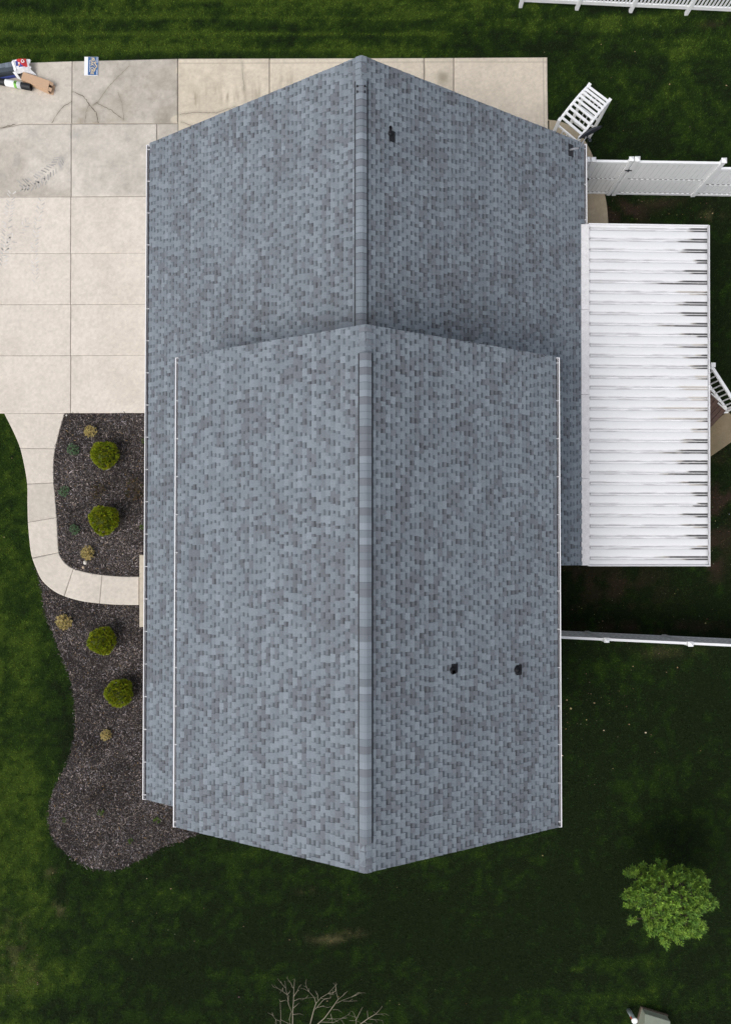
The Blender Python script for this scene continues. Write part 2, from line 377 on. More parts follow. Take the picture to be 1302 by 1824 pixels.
# dark joint filler below the slabs
jb = MB()
def flat(mb, P, z, c4=None): mb.face([(p[0], p[1], z) for p in (P if area(P) > 0 else P[::-1])], 0, c4)
def area(P): return sum(P[i][0]*P[(i+1) % len(P)][1]-P[(i+1) % len(P)][0]*P[i][1] for i in range(len(P)))
jx = poly([(-250,152),(0,121),(129,111),(974,103.5),(975,370),(262,370),(262,734),(-250,734)], 0)
flat(jb, jx, .03); jo = jb.build('driveway_joint_filler', mat('joint_dirt', (.33,.29,.245), .95)); tag(jo, kind='structure')
# tyre marks: short herringbone bars of rubber on the slab
tm = MB(); rr = random.Random(3)
def chevrons(path, wpx, n, tone, jit=1.0):
    for i in range(n):
        t = i/(n-1)*(len(path)-1); k = min(int(t), len(path)-2); f = t-k
        cx = path[k][0]*(1-f)+path[k+1][0]*f; cy = path[k][1]*(1-f)+path[k+1][1]*f
        dx_, dy_ = path[k+1][0]-path[k][0], path[k+1][1]-path[k][1]; L = math.hypot(dx_, dy_); dx_ /= L; dy_ /= L
        for s_ in (-1, 1):
            if rr.random() < .18*jit: continue
            o1 = s_*wpx*(.15+.1*rr.random()); o2 = s_*wpx*(.75+.3*rr.random())
            a = at(cx-dy_*o1+dx_*3, cy+dx_*o1+dy_*3, .053); b = at(cx-dy_*o2-dx_*2, cy+dx_*o2-dy_*2, .053)
            k2 = tone*rr.uniform(.85, 1.25); tm.bar(a, b, .022+.022*rr.random(), .003, 0, (k2, k2*.95, k2*.9))
chevrons([(36,330),(50,327),(68,320),(85,308),(100,297),(107,284)], 11, 17, .36); chevrons([(38,335),(60,332),(80,322)], 7, 8, .36)
chevrons([(22,342),(14,400),(6,470)], 9, 22, .52); chevrons([(75,355),(62,430),(64,500)], 7, 22, .54); chevrons([(50,395),(20,430),(-10,470)], 9, 14, .54)
o = tm.build('tyre_mark', M_conc); o.parent = dw
def ribbon(mb, pl, wpx, c4):
    rr2 = random.Random(len(pl)*7+int(pl[0][0])); P_ = []
    for a, b in zip(pl[:-1], pl[1:]):
        n = max(2, int(math.hypot(a[0]-b[0], a[1]-b[1])/3.5))
        for i in range(n): P_.append((a[0]+(b[0]-a[0])*i/n+rr2.uniform(-.7, .7), a[1]+(b[1]-a[1])*i/n+rr2.uniform(-.7, .7)))
    P_.append(pl[-1]); W_ = [wpx*rr2.uniform(.35, 1.3) for _ in P_]; Q = []
    for i, p in enumerate(P_):
        a = P_[max(i-1, 0)]; b = P_[min(i+1, len(P_)-1)]; dx_, dy_ = b[0]-a[0], b[1]-a[1]; L = math.hypot(dx_, dy_) or 1
        Q.append((at(p[0]-dy_/L*W_[i]/2, p[1]+dx_/L*W_[i]/2, .0525), at(p[0]+dy_/L*W_[i]/2, p[1]-dx_/L*W_[i]/2, .0525)))
    for a, b in zip(Q[:-1], Q[1:]): mb.quad(a[0], b[0], b[1], a[1], 0, c4)
for i, pl in enumerate(cracks):
    ck = MB(); ribbon(ck, pl, (1.5,1.1,.9,.9,.6,.6,1.0,1.4,.6,.7,.8)[i], (.26,.235,.18) if i == 1 else (.15,.13,.105) if i != 8 else (.24,.21,.17)); ck.build('crack', M_conc).parent = dw
# front walk
def sub_curve(c, y0, y1, key=1):
    return [p for p in c]
JL = [(8,736),(36.3,798),(49,862),(50,928),(60,994),(115,1061.5),(180,1075.5),(248,1078)]; JR = [(116,736),(100,798),(96.2,858),(102,925),(105,984),(131,1013),(184,1024),(248,1027)]
def nearest(c, p): return min(range(len(c)), key=lambda i: (c[i][0]-p[0])**2+(c[i][1]-p[1])**2)
def resample(c, i0, i1, n):
    pts = c[i0:i1+1]; d = [0]
    for a, b in zip(pts[:-1], pts[1:]): d.append(d[-1]+math.hypot(a[0]-b[0], a[1]-b[1]))
    t = np.linspace(0, d[-1], n); return list(zip(np.interp(t, d, [p[0] for p in pts]), np.interp(t, d, [p[1] for p in pts])))
ws = []
for i in range(len(JL)-1):
    a = resample(walk_L, nearest(walk_L, JL[i]), nearest(walk_L, JL[i+1]), 10); b = resample(walk_R, nearest(walk_R, JR[i]), nearest(walk_R, JR[i+1]), 10)
    k = [1.0,1.0,.9,1.0,1.0,1.0,.98][i]
    ws.append(patch(b, a, Z, .06, tuple(q*k for q in (.59,.535,.468)), 30+i, .3, gap=.0045))
wo = patches('front_walk', ws); tag(wo, kind='structure')
po = patches('porch_slab', [patch([(248.8,988),(300,988)], [(248.8,1117),(300,1117)], .15, .15, (.52,.46,.37), 50, .35)]); tag(po, kind='structure')
e = sidewalk_edge; inner = [(965, p[1]+1) for p in e]; inner[0] = (970.5, 214)
so = patches('side_walk', [patch([(978 if q[0] > 978 else q[0]-2, q[1]) for q in [(985, p[1]) for p in e]], e, .045, .05, (.36,.30,.215), 60, .5)]); tag(so, kind='structure')
pd = patches('patio_pad', [patch([(1296,732),(1330,768)], [(1215,790),(1250,824)], .045, .05, (.21,.165,.10), 70, .9)]); tag(pd, kind='structure')

# ------------------------------------------------------------------ mulch
mb = MB(); flat(mb, bedA, .012); o = mb.build('mulch_bed', M_mulch); tag(o, kind='structure')
mb = MB(); flat(mb, bedB, .014); o = mb.build('mulch_bed', M_mulch); tag(o, kind='structure')
def chips(P, n):
    lo = P.min(0); hi = P.max(0); x = rng.uniform(lo[0], hi[0], n); y = rng.uniform(lo[1], hi[1], n); k = inside(P, x, y)
    return x[k], y[k]
xa, ya = chips(bedA, 60000); xb, yb = chips(bedB, 120000); x = np.concatenate([xa, xb]); y = np.concatenate([ya, yb])
k = x < -4.9; x = x[k]; y = y[k]; n = len(x); x = x+rng.normal(0, .035, n); y = y+rng.normal(0, .035, n)
k = ~(inside(walkp, x, y) | inside(drive, x, y)); x = x[k]; y = y[k]; n = len(x)
ang = rng.uniform(0, 2*np.pi, n); L = rng.uniform(.010, .036, n)*(1+1.3*(rng.random(n) < .10)); W = rng.uniform(.003, .009, n); tl = rng.uniform(-.5, .5, n); z0 = rng.uniform(.018, .05, n)
dx, dy = np.cos(ang), np.sin(ang); rl = rng.uniform(-.8, .8, n)
def cn(sx, sy): return np.stack([x+dx*L*sx-dy*W*sy, y+dy*L*sx+dx*W*sy, z0+L*tl*sx+W*rl*sy], 1)
V = np.stack([cn(-1,-1), cn(1,-1), cn(1,1), cn(-1,1)], 1).reshape(-1, 3); F = np.arange(4*n).reshape(n, 4)
tone = .020+.105*rng.random(n)**2.4+.20*(rng.random(n) < .07); cl = fbm(x*1.2, y*1.2, 6, 3)
tone = tone*(.45+1.25*cl)
warm = rng.random(n)
C = np.stack([tone*(1.06+.16*warm), tone*(.97), tone*(1.06-.26*warm)], 1)*1.28
k = rng.random(n) < .012; C[k] = np.array([.30,.20,.10])*rng.uniform(.4, 1, k.sum())[:, None]
o = np_mesh('mulch', V, F, M_chip, np.repeat(C, 4, 0)); tag(o, 'dark shredded bark mulch filling the beds', 'mulch', kind='stuff')

# ------------------------------------------------------------------ house
house = empty('house', (0, 0, 0), 'large house under two stacked blue grey shingle gable roofs beside the driveway', 'house')
R1 = dict(x0=-5.885, x1=5.96, y0=-6.64, y1=11.22, ze=2.75, zr=6.0, xr=-.085)
R2 = dict(x0=-4.41, x1=4.49, y0=-6.41, y1=4.64, ze=5.14, zr=7.4, xr=.0)
def wallmb():
    m = MB()
    def bx(lo, hi): m.box(lo, hi)
    return m
low = MB()
# lower storey: L shaped prism with lap lines, gable at the far end
def prism(mb, P, z0, z1):
    n = len(P)
    for i in range(n):
        a = P[i]; b = P[(i+1) % n]; nl = max(1, int((z1-z0)/.115)); nrm = Vector((b[1]-a[1], -(b[0]-a[0]), 0)).normalized()
        for k in range(nl):
            za = z0+(z1-z0)*k/nl; zb = z0+(z1-z0)*(k+1)/nl; o_ = nrm*.012
            mb.quad((a[0]+o_.x, a[1]+o_.y, za), (b[0]+o_.x, b[1]+o_.y, za), (b[0], b[1], zb), (a[0], a[1], zb))
            mb.quad((a[0], a[1], za), (b[0], b[1], za), (b[0]+o_.x, b[1]+o_.y, za), (a[0]+o_.x, a[1]+o_.y, za))
fp = [(-5.45,-6.1),(4.1,-6.1),(4.1,-.1),(5.5,-.1),(5.5,10.75),(-5.5,10.75)]
prism(low, fp, 0, 2.72)
low.face([(-5.5,10.75,2.72),(0,10.75,5.8),(5.5,10.75,2.72)][::-1]); low.face([(-5.45,-6.1,2.72),(0,-6.1,5.8),(4.1,-6.1,2.72)])
w1 = low.build('wall', M_siding, house)
upm = MB(); prism(upm, [(-4.0,-6.08),(4.08,-6.08),(4.08,4.3),(-4.0,4.3)], 2.72, 5.1)
upm.face([(-4.0,4.3,5.1),(4.08,4.3,5.1),(0,4.3,7.2)]); upm.face([(-4.0,-6.08,5.1),(4.08,-6.08,5.1),(0,-6.08,7.2)])
upm.build('wall', M_siding, house)
def window(cx, cy, z0, wd_, ht, nx, ny):
    f = MB(); u = Vector((-ny, nx, 0)); n_ = Vector((nx, ny, 0)); c = Vector((cx, cy, 0))
    def bb(a, b, za, zb, d0, d1, mb):
        p = c+u*a+n_*d0; q = c+u*b+n_*d1
        mb.box((min(p.x, q.x), min(p.y, q.y), za), (max(p.x, q.x), max(p.y, q.y), zb))
    h = wd_/2
    bb(-h-.08, -h, z0-.08, z0+ht+.08, .014, .06, f); bb(h, h+.08, z0-.08, z0+ht+.08, .014, .06, f)
    bb(-h, h, z0-.08, z0, .014, .062, f); bb(-h, h, z0+ht, z0+ht+.08, .014, .062, f); bb(-h, h, z0+ht/2-.02, z0+ht/2+.02, .014, .05, f)
    o_ = f.build('window', M_vinyl, house); g_ = MB(); bb(-h, h, z0, z0+ht, .013, .03, g_); g_.build('pane', M_glass, o_)
window(-5.45, -2.6, 1.0, 1.6, 1.2, -1, 0); window(-5.45, 1.6, 1.0, 1.4, 1.2, -1, 0)
for yy in (-4.2, -1, 2.4): window(-4.0, yy, 3.6, 1.1, 1.1, -1, 0); window(4.08, yy, 3.6, 1.1, 1.1, 1, 0)
window(4.1, -3.6, 1.0, 1.1, 1.2, 1, 0); window(0.6, -6.1, 1.0, 1.3, 1.2, 0, -1)
gd = MB(); gd.box((-5.56,5.3,0.05), (-5.515,10.1,2.2))
for i in range(5):
    for j in range(8): gd.box((-5.575,5.38+j*.59,.12+i*.43), (-5.561,5.38+j*.59+.50,.12+i*.43+.33))
gd.build('garage_door', M_vinyl, house)
fd = MB(); fd.box((-5.52,-1.35,.15), (-5.465,-.4,2.2)); fdo = fd.build('door', M_door, house)
kn = MB(); kn.tube([(-5.52,-.5,1.15),(-5.58,-.5,1.15)], [.03,.035]); kn.build('handle', M_grey, fdo)

# --- shingles: courses of laminated tabs, each tab raised, the slot between tabs carries the printed shadow band
PAL = [(.182,.209,.238), (.168,.192,.219), (.202,.231,.263), (.143,.155,.177), (.130,.140,.159), (.176,.203,.234), (.156,.173,.197)]
def slope(mb, sx, Rr, ya, yb, seed, e_h=.102):
    rn = random.Random(seed)
    xr = Rr['xr']; half = abs((Rr['x0'] if sx < 0 else Rr['x1'])-xr); rise = Rr['zr']-Rr['ze']; nC = int(round(half/e_h)); eh = half/nC
    nrm = Vector((sx*rise, 0, half)).normalized()
    def P(t, y, h):      # t = horizontal distance from the ridge
        return (xr+sx*t+nrm.x*h, y, Rr['zr']-rise*t/half+nrm.z*h)
    pat = []
    for v in range(3):
        p = []; tot = 0
        while tot < .93:
            a = rn.choice((.10,.12,.14,.17,.12,.15)); b = rn.choice((.065,.09,.11,.13,.10)); p.append((a, b)); tot += a+b
        pat.append((p, tot))
    off = 0
    for c in range(nC):                      # c = 0 at the ridge
        t0 = c*eh; t1 = t0+eh; h0, h1 = .002, .011; ht = .008
        off += rn.uniform(.06, .19)+rn.choice((0, .24, .48)); y = ya-(off % 1.0)-1.2; segs = []
        tone = rn.uniform(.97, 1.03); n_ = 0
        while y < yb:
            p, tot = pat[(c//3+n_) % 3] if rn.random() < .4 else pat[rn.randrange(3)]; n_ += 1
            sh = rn.uniform(.96, 1.04)
            for a, b in p:
                segs.append((y, y+a, True, sh)); y += a; segs.append((y, y+b, False, sh)); y += b
        ym = np.array([(q[0]+q[1])/2 for q in segs]); nz_ = fbm(ym*2.1+c*.0, np.full(len(ym), c*.42+seed), 7, 3)*.75+fbm(ym*.7, np.full(len(ym), c*.16+seed), 19, 2)*.25
        cur = PAL[0]; left = 0
        for (s0, s1, tooth, sh), nv in zip(segs, nz_):
            s0 = max(s0, ya); s1 = min(s1, yb)
            if left <= 0 or abs(nv-.5) > .14:
                q_ = .505+(nv-.5)*.48+rn.gauss(0, .115)
                cur = PAL[3+(rn.random() < .25)] if q_ < .37 else PAL[6] if q_ < .44 else PAL[1] if q_ < .49 else PAL[5] if q_ < .54 else PAL[0] if q_ < .62 else PAL[2]
                left = rn.choice((1,1,2,2,3))
            left -= 1
            if s1-s0 < .004: continue
            k_ = tone*sh*rn.uniform(.96, 1.04)*(1.06 if tooth else .95)
            cc = tuple(q*k_ for q in cur)
            def q4(pa, pb, pc, pd_, c_):
                if sx > 0: mb.quad(pa, pb, pc, pd_, 0, c_)
                else: mb.quad(pa, pd_, pc, pb, 0, (c_[0], c_[3], c_[2], c_[1]) if isinstance(c_[0], tuple) else c_)
            lo = tuple(q*.93 for q in cc)
            if tooth:
                hA, hB = h0+ht*.7, h1+ht
                q4(P(t0,s0,hA), P(t1,s0,hB), P(t1,s1,hB), P(t0,s1,hA), (lo, cc, cc, lo))
                q4(P(t1,s0,hB), P(t1,s0,-.002), P(t1,s1,-.002), P(t1,s1,hB), tuple(q*.5 for q in cc))
                mb.quad(P(t0,s0,hA), P(t0,s0,0), P(t1,s0,0), P(t1,s0,hB), 0, tuple(q*.6 for q in cc))
                mb.quad(P(t0,s1,hA), P(t1,s1,hB), P(t1,s1,0), P(t0,s1,0), 0, tuple(q*.6 for q in cc))
            else:
                tb = t0+eh*rn.uniform(.26, .36); tm_ = t0+eh*rn.uniform(.55, .70); hm = h0+(h1-h0)*.3; hn = h0+(h1-h0)*.55
                f_ = rn.uniform(.46, .64); dk = tuple(q*f_ for q in cc)
                q4(P(t0,s0,h0), P(tb,s0,hm), P(tb,s1,hm), P(t0,s1,h0), dk)
                q4(P(tb,s0,hm), P(tm_,s0,hn), P(tm_,s1,hn), P(tb,s1,hm), (dk, cc, cc, dk))
                q4(P(tm_,s0,hn), P(t1,s0,h1), P(t1,s1,h1), P(tm_,s1,hn), cc)
                q4(P(t1,s0,h1), P(t1,s0,-.002), P(t1,s1,-.002), P(t1,s1,h1), tuple(q*.55 for q in cc))
def deck_under(mb, Rr, sides, th=.035):
    for sx, ya, yb in sides:
        xe = Rr['x0'] if sx < 0 else Rr['x1']; zr, ze = Rr['zr']-.004, Rr['ze']-.004
        a, b, c, d = (Rr['xr'], ya, zr), (xe, ya, ze), (xe, yb, ze), (Rr['xr'], yb, zr)
        dn = lambda p: (p[0], p[1], p[2]-th-.08)
        mb.quad(a, b, c, d); mb.quad(dn(a), dn(b), dn(c), dn(d)); mb.quad(a, b, dn(b), dn(a)); mb.quad(d, c, dn(c), dn(d)); mb.quad(b, c, dn(c), dn(b))
RIDGE_SPLIT = 4.35
def make_roof(Rr, sides, label, seed):
    mb = MB()
    for i, (sx, ya, yb) in enumerate(sides): slope(mb, sx, Rr, ya, yb, seed+i)
    o_ = mb.build('roof', M_shingle, house); o_['label'] = label
    d_ = MB(); deck_under(d_, Rr, sides); d_.build('fascia', M_vinyl, o_)
    return o_
roof1 = make_roof(R1, [(-1, R1['y0'], R1['y1']), (1, -.33, R1['y1'])], 'wider lower blue grey shingle gable roof', 100)
roof2 = make_roof(R2, [(-1, R2['y0'], R2['y1']), (1, R2['y0'], R2['y1'])], 'narrower upper blue grey shingle gable roof', 200)
def caps(Rr, ya, yb, lift, hw, seed, xo=0.0):
    """overlapping cap shingles, curved over the ridge"""
    mb = MB(); rn = random.Random(seed); n = int(round((yb-ya)/.150)); st = (yb-ya)/n; m_ = (Rr['zr']-Rr['ze'])/Rr['x1']
    for i in range(n):
        y0 = ya+i*st; y1 = y0+st+.004; c0 = PAL[rn.choice((0,2,1,5,0,6,3))]; k_ = rn.uniform(.95, 1.10)*1.06; c_ = tuple(q*k_ for q in c0); dk_ = tuple(q*.72 for q in c_)
        prof = []
        for u in (-1, -.6, -.22, .22, .6, 1):
            a = abs(u); prof.append((u*hw, -m_*hw*(a if a > .3 else .3*.75+a*.1)+ (0 if a > .3 else 0)))
        def P(u, y, h): return (xo+u[0], y, Rr['zr']+u[1]+lift+h)
        for a, b in zip(prof[:-1], prof[1:]):
            ym_ = y1-.028; mb.quad(P(a,y0,.014), P(b,y0,.014), P(b,ym_,.007), P(a,ym_,.007), 0, c_); mb.quad(P(a,ym_,.007), P(b,ym_,.007), P(b,y1,.005), P(a,y1,.005), 0, (c_, c_, dk_, dk_))
            mb.quad(P(a,y0,-.004), P(b,y0,-.004), P(b,y0,.014), P(a,y0,.014), 0, tuple(q*.5 for q in c_))
        for e_, s_ in ((prof[0], -1), (prof[-1], 1)):
            mb.quad(P(e_,y0,.014), P(e_,y1,.005), P(e_,y1,-.012), P(e_,y0,-.012), 0, tuple(q*.6 for q in c_))
    return mb
def ridge(Rr, roof, yv0, yv1, ya, yb, seed, xo):
    if yv1 < yb: caps(Rr, yv1, yb+.004, .006, .135, seed, xo).build('ridge_cap', M_cap, roof)
    if yv0 > ya: caps(Rr, ya-.004, yv0, .006, .135, seed+1, xo).build('ridge_cap', M_cap, roof)
    v = caps(Rr, yv0, yv1, .058, .125, seed+2, xo).build('ridge_vent', M_cap, roof)
    m_ = (Rr['zr']-Rr['ze'])/Rr['x1']; b = MB()
    for s_ in (-1, 1):
        X0, X1 = xo+s_*.02, xo+s_*.150
        z0, z1 = Rr['zr']-m_*abs(X1-xo)+.016, Rr['zr']-m_*abs(X1-xo)+.034
        zc = Rr['zr']+.03
        b.face([(X0,yv0,zc),(X1,yv0,z1),(X1,yv1,z1),(X0,yv1,zc)] if s_ < 0 else [(X0,yv1,zc),(X1,yv1,z1),(X1,yv0,z1),(X0,yv0,zc)])
        b.quad((X1,yv0,z0-.012),(X1,yv1,z0-.012),(X1,yv1,z1),(X1,yv0,z1))
    b.build('vent_slot', M_black, v)
    return v
yv = lambda px, z: at(651, px, z).y
v1 = ridge(R1, roof1, 4.0, yv(140, 6.05), 3.9, R1['y1'], 300, -.095)
v2 = ridge(R2, roof2, yv(1505, 7.45), yv(627, 7.45), R2['y0'], R2['y1'], 310, -.0)
for sx in (-.085, .085):
    for p in (153, 163):
        a = at(643, p, 6.05); sc = MB(); sc.tube([(-.10+sx, a.y, 6.03),(-.10+sx, a.y, 6.065)], .018, 8); sc.build('vent_screw', M_black, v1)
# --- gutters
def gutter(sx, xe, y0, y1, z, wd_=.10, gap=0.0):
    mb = MB(); xi = xe-sx*.02; xo_ = xe+sx*wd_
    def bb(a, b, za, zb, m=0): mb.box((min(a, b), y0, za), (max(a, b), y1, zb), m)
    bb(xi, xi+sx*.006, z-.10, z-.005); bb(xi+sx*.006, xo_-sx*.03, z-.10, z-.092, 1); bb(xo_-sx*.032, xo_-sx*.006, z-.06, z-.052, 1)
    bb(xo_-sx*.038, xo_-sx*.032, z-.092, z-.052, 0); bb(xo_-sx*.006, xo_, z-.062, z+.004); bb(xo_-sx*.024, xo_-sx*.006, z-.004, z+.004)
    for y_ in (y0, y1): mb.box((min(xi, xo_), y_-.004, z-.10), (max(xi, xo_), y_+.004, z+.006))
    g_ = mb.build('gutter', [M_white, M_gutin], house); n = int((y1-y0)/.85)
    for i in range(n+1):
        y_ = y0+.12+(y1-y0-.24)*i/n; b = MB(); b.box((min(xi, xo_-sx*.034), y_-.009, z-.012), (max(xi, xo_-sx*.034), y_+.009, z-.004)); b.build('hanger', M_white, g_)
    return g_
gutter(-1, R1['x0'], R1['y0'], R1['y1']-.04, R1['ze']-.02, .115)
gutter(1, R1['x1'], yv(400, 2.7), R1['y1']-.02, R1['ze']-.02, .095)
gutter(-1, R2['x0'], R2['y0'], R2['y1']-.02, R2['ze']-.015, .085)
gutter(1, R2['x1'], R2['y0'], R2['y1']-.02, R2['ze']-.015, .10)
for a_, b_ in (((-5.62,-6.05,.1),(-5.54,-5.97,2.62)), ((4.12,-6.05,.1),(4.20,-5.97,5.05)), ((-4.09,4.15,2.9),(-4.01,4.23,5.05))): dp = MB(); dp.box(a_, b_); dp.build('downspout', M_white, house)
# --- plumbing vents on the roof
def roof_z(Rr, x): return Rr['zr']-(Rr['zr']-Rr['ze'])*abs(x-Rr['xr'])/(Rr['x1']-Rr['xr'])
def vent_pipe(px, py, Rr, roof, h, r, flash):
    z = 5.5 if Rr is R1 else 6.6
    for _ in range(6): p = at(px, py, z); z = roof_z(Rr, p.x)
    m_ = (Rr['zr']-Rr['ze'])/Rr['x1']; mb = MB(); x, y = p.x, p.y
    # sheet flashing that shows below the pipe, laid on the slope
    fx0, fx1, fy0, fy1 = flash
    def S(a, b, k=.024): return (x+a, y+b, roof_z(Rr, x+a)+k)
    mb.quad(S(fx0,fy0), S(fx1,fy0), S(fx1,fy1), S(fx0,fy1)); mb.quad(S(fx0,fy0,.012), S(fx1,fy0,.012), S(fx1,fy0), S(fx0,fy0)); mb.quad(S(fx1,fy0,.012), S(fx1,fy1,.012), S(fx1,fy1), S(fx1,fy0))
    mb.tube([(x,y,z-.02),(x,y,z+.03),(x,y,z+.05),(x,y,z+.09)], [r*2.0,r*1.9,r*1.45,r*1.2], 16)
    o_ = mb.build('vent_boot', M_black, roof, True); t = MB(); t.tube([(x,y,z+.02),(x,y,z+h)], r, 14, cap=False); t.tube([(x,y,z+.02),(x,y,z+h)], r*.82, 14, cap=False)
    t.quad((x-r,y-r,z+h-.05),(x+r,y-r,z+h-.05),(x+r,y+r,z+h-.05),(x-r,y+r,z+h-.05)) if False else None
    t.build('vent_pipe', M_pipe2, o_, True)
M_pipe2 = mat('dull_black_pipe', (.02,.02,.024), .6)
vent_pipe(695, 239, R1, roof1, .26, .034, (-.02,.115,-.17,.08))
vent_pipe(806, 1194, R2, roof2, .22, .045, (-.03,.115,-.06,.14))
vent_pipe(920, 1193, R2, roof2, .10, .048, (-.02,.125,-.12,.11))

# ------------------------------------------------------------------ patio cover
zc_o, zc_i = 2.70, 2.80
A = at(1047, 400.5, zc_i); Bp = at(1259.5, 400.5, zc_o); Cp = at(1260.5, 1007, zc_o); D = at(1047.5, 1007, zc_i)
pc = empty('patio_cover', ((A.x+Bp.x)/2, (A.y+D.y)/2, 0), 'white ribbed metal patio cover with black streaks along its outer edge', 'patio cover')
x0, x1 = A.x, Bp.x; yt, yb_ = A.y, D.y; skL = (D.x-A.x)/(D.y-A.y); skR = (Cp.x-Bp.x)/(Cp.y-Bp.y)
def shear(o_, k, y0_):
    for v in o_.data.vertices: v.co.x += k*(v.co.y+gloc(o_).y-y0_)
period = 19.02*(CAMH-2.73)/FPX
prof = [(0,-.001),(.06,.003),(.30,.005),(.50,.003),(.56,-.001),(.62,-.006),(.68,-.011),(.74,-.012),(.765,-.002),(.79,.001),(.815,-.002),(.84,-.012),(.90,-.011),(.955,-.006)]
ys_, zs_, gr_, rib = [], [], [], []
ph = (A.y-at(1100, 411.5, 2.66).y)/period-.79
i = -1
while True:
    done = False
    for f_, dz in prof:
        y_ = A.y-(i+f_+ph)*period
        if y_ > yt-.012: continue
        if y_ < yb_+.012: done = True; break
        ys_.append(y_); zs_.append(dz); gr_.append(1.0 if dz < -.0105 else (.62 if dz < -.005 else (.12 if abs(f_-.79) < .03 else 0))); rib.append(i*2+(1 if f_ > .79 else 0))
    if done: break
    i += 1
ys_ = np.array([yt]+ys_+[yb_]); zs_ = np.array([0]+zs_+[0.]); gr_ = np.array([0]+gr_+[0.]); rib = np.array([0]+rib+[0])
nxp = 150; u = np.linspace(0, 1, nxp); U, Yg = np.meshgrid(u, ys_); X_ = (x0+skL*(Yg-yt))*(1-U)+(x1+skR*(Yg-yt))*U; Z_ = zc_i+(zc_o-zc_i)*U+zs_[:, None]
rnd = rng.random(400); rnd2 = rng.random(400); rib_len = .12+.26*rnd**1.6+.16*(rnd > .92); strong = np.where(rnd2 > .16, .8+.6*rnd2, .3)
# the ribs near the middle of the cover are cleaner than those at both ends
Pyy = px_of(0, Yg)[1]
clean = np.exp(-((Yg[:, 0]-(A.y+D.y)/2+.1)/1.35)**2)
L_ = rib_len[rib % 400]; S_ = strong[(rib*7) % 400]*(1-.82*clean)
nz = fbm(X_*3.0, Yg*30, 12, 3); nz2 = fbm(X_*9, Yg*60, 15, 2)
st = sstep(0, 1, (U-(1-L_[:, None]))/np.maximum(L_[:, None]*.8, .01)); G = gr_[:, None]
tip = sstep(.93, 1.0, U)
nb = fbm(X_*5.5, Yg*90, 44, 3)
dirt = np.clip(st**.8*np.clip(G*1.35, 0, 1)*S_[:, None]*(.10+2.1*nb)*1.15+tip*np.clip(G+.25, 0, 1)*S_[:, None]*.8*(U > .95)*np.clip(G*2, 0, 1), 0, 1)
grey = (G+.12*(gr_[:, None] > 0))*(.08+.5*sstep(.35, .75, nz)+.25*sstep(.35, 0, U))*(1-.65*blob(X_, Yg, x0+(x1-x0)*.72, D.y+3.6, 1.0, .55))+.10*G*sstep(.06, 0, U)*2  # grey streaks that also paint soft shade into the grooves
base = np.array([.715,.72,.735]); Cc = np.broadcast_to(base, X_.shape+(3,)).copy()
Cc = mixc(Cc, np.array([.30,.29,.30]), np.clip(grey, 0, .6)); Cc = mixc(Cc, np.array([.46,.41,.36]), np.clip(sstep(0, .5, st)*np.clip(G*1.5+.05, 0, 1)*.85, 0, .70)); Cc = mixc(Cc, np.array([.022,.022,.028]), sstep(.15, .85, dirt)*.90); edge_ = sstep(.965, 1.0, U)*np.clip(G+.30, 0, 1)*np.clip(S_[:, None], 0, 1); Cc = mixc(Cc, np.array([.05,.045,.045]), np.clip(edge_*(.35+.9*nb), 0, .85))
Cc = Cc*(1-.03*(nz2-.5))[..., None]
V = np.stack([X_.ravel()-pc.location.x, Yg.ravel()-pc.location.y, Z_.ravel()], 1); m, k = X_.shape; id_ = np.arange(m*k).reshape(m, k)
F = np.stack([id_[1:,:-1].ravel(), id_[1:,1:].ravel(), id_[:-1,1:].ravel(), id_[:-1,:-1].ravel()], 1)
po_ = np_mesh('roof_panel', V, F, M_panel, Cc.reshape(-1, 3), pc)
sdm = po_.modifiers.new('t', 'SOLIDIFY'); sdm.thickness = .012; sdm.offset = -1
fl = MB(); fx0 = at(1036.2, 700, 2.82).x
yy_ = [yt+.01, A.y-4.42, A.y-5.95, A.y-6.95, yb_-.01]
yy_ = [at(1040, p, 2.82).y for p in (399.5, 552, 703, 852, 1007.5)]
for a, b in zip(yy_[:-1], yy_[1:]):
    fl.box((fx0, b+.006, 2.80), (x0+.02, a-.006, 2.835))
fl.box((fx0, yb_, 2.765), (x0, yt, 2.80)); shear(fl.build('flashing', M_flash, pc), skL, yt)
rr = random.Random(9); y_ = yt-.1
while y_ > yb_+.1:
    cl = MB(); cl.box((x0+.022, y_-.018, 2.80), (x0+.045, y_+.018, 2.812)); shear(cl.build('clip', M_gutin, pc), skL, yt); y_ -= period
gt = MB(); gt.box((x1, yb_-.03, zc_o-.11), (x1+.008, yt+.03, zc_o-.005)); gt.box((x1+.008, yb_-.03, zc_o-.11), (x1+.035, yt+.03, zc_o-.102)); gt.box((x1+.035, yb_-.03, zc_o-.11), (x1+.05, yt+.03, zc_o+.02))
shear(gt.build('gutter', M_white, pc), skR, yt)
for y_, s_ in ((yt, 1), (yb_, -1)):
    tr = MB(); kk = y_-yt; a = Vector((x0+skL*kk, y_+s_*.012, zc_i-.01)); b = Vector((x1+skR*kk, y_+s_*.012, zc_o-.01)); tr.bar(a, b, .022, .12); tr.build('end_trim', M_white, pc)
for y_ in (yt-.15, (yt+yb_)/2+1.3, (yt+yb_)/2-2.2, yb_+.15):
    p_ = MB(); p_.box((x1-.12, y_-.05, .0), (x1-.02, y_+.05, zc_o-.05)); shear(p_.build('post', M_white, pc), skR, yt)

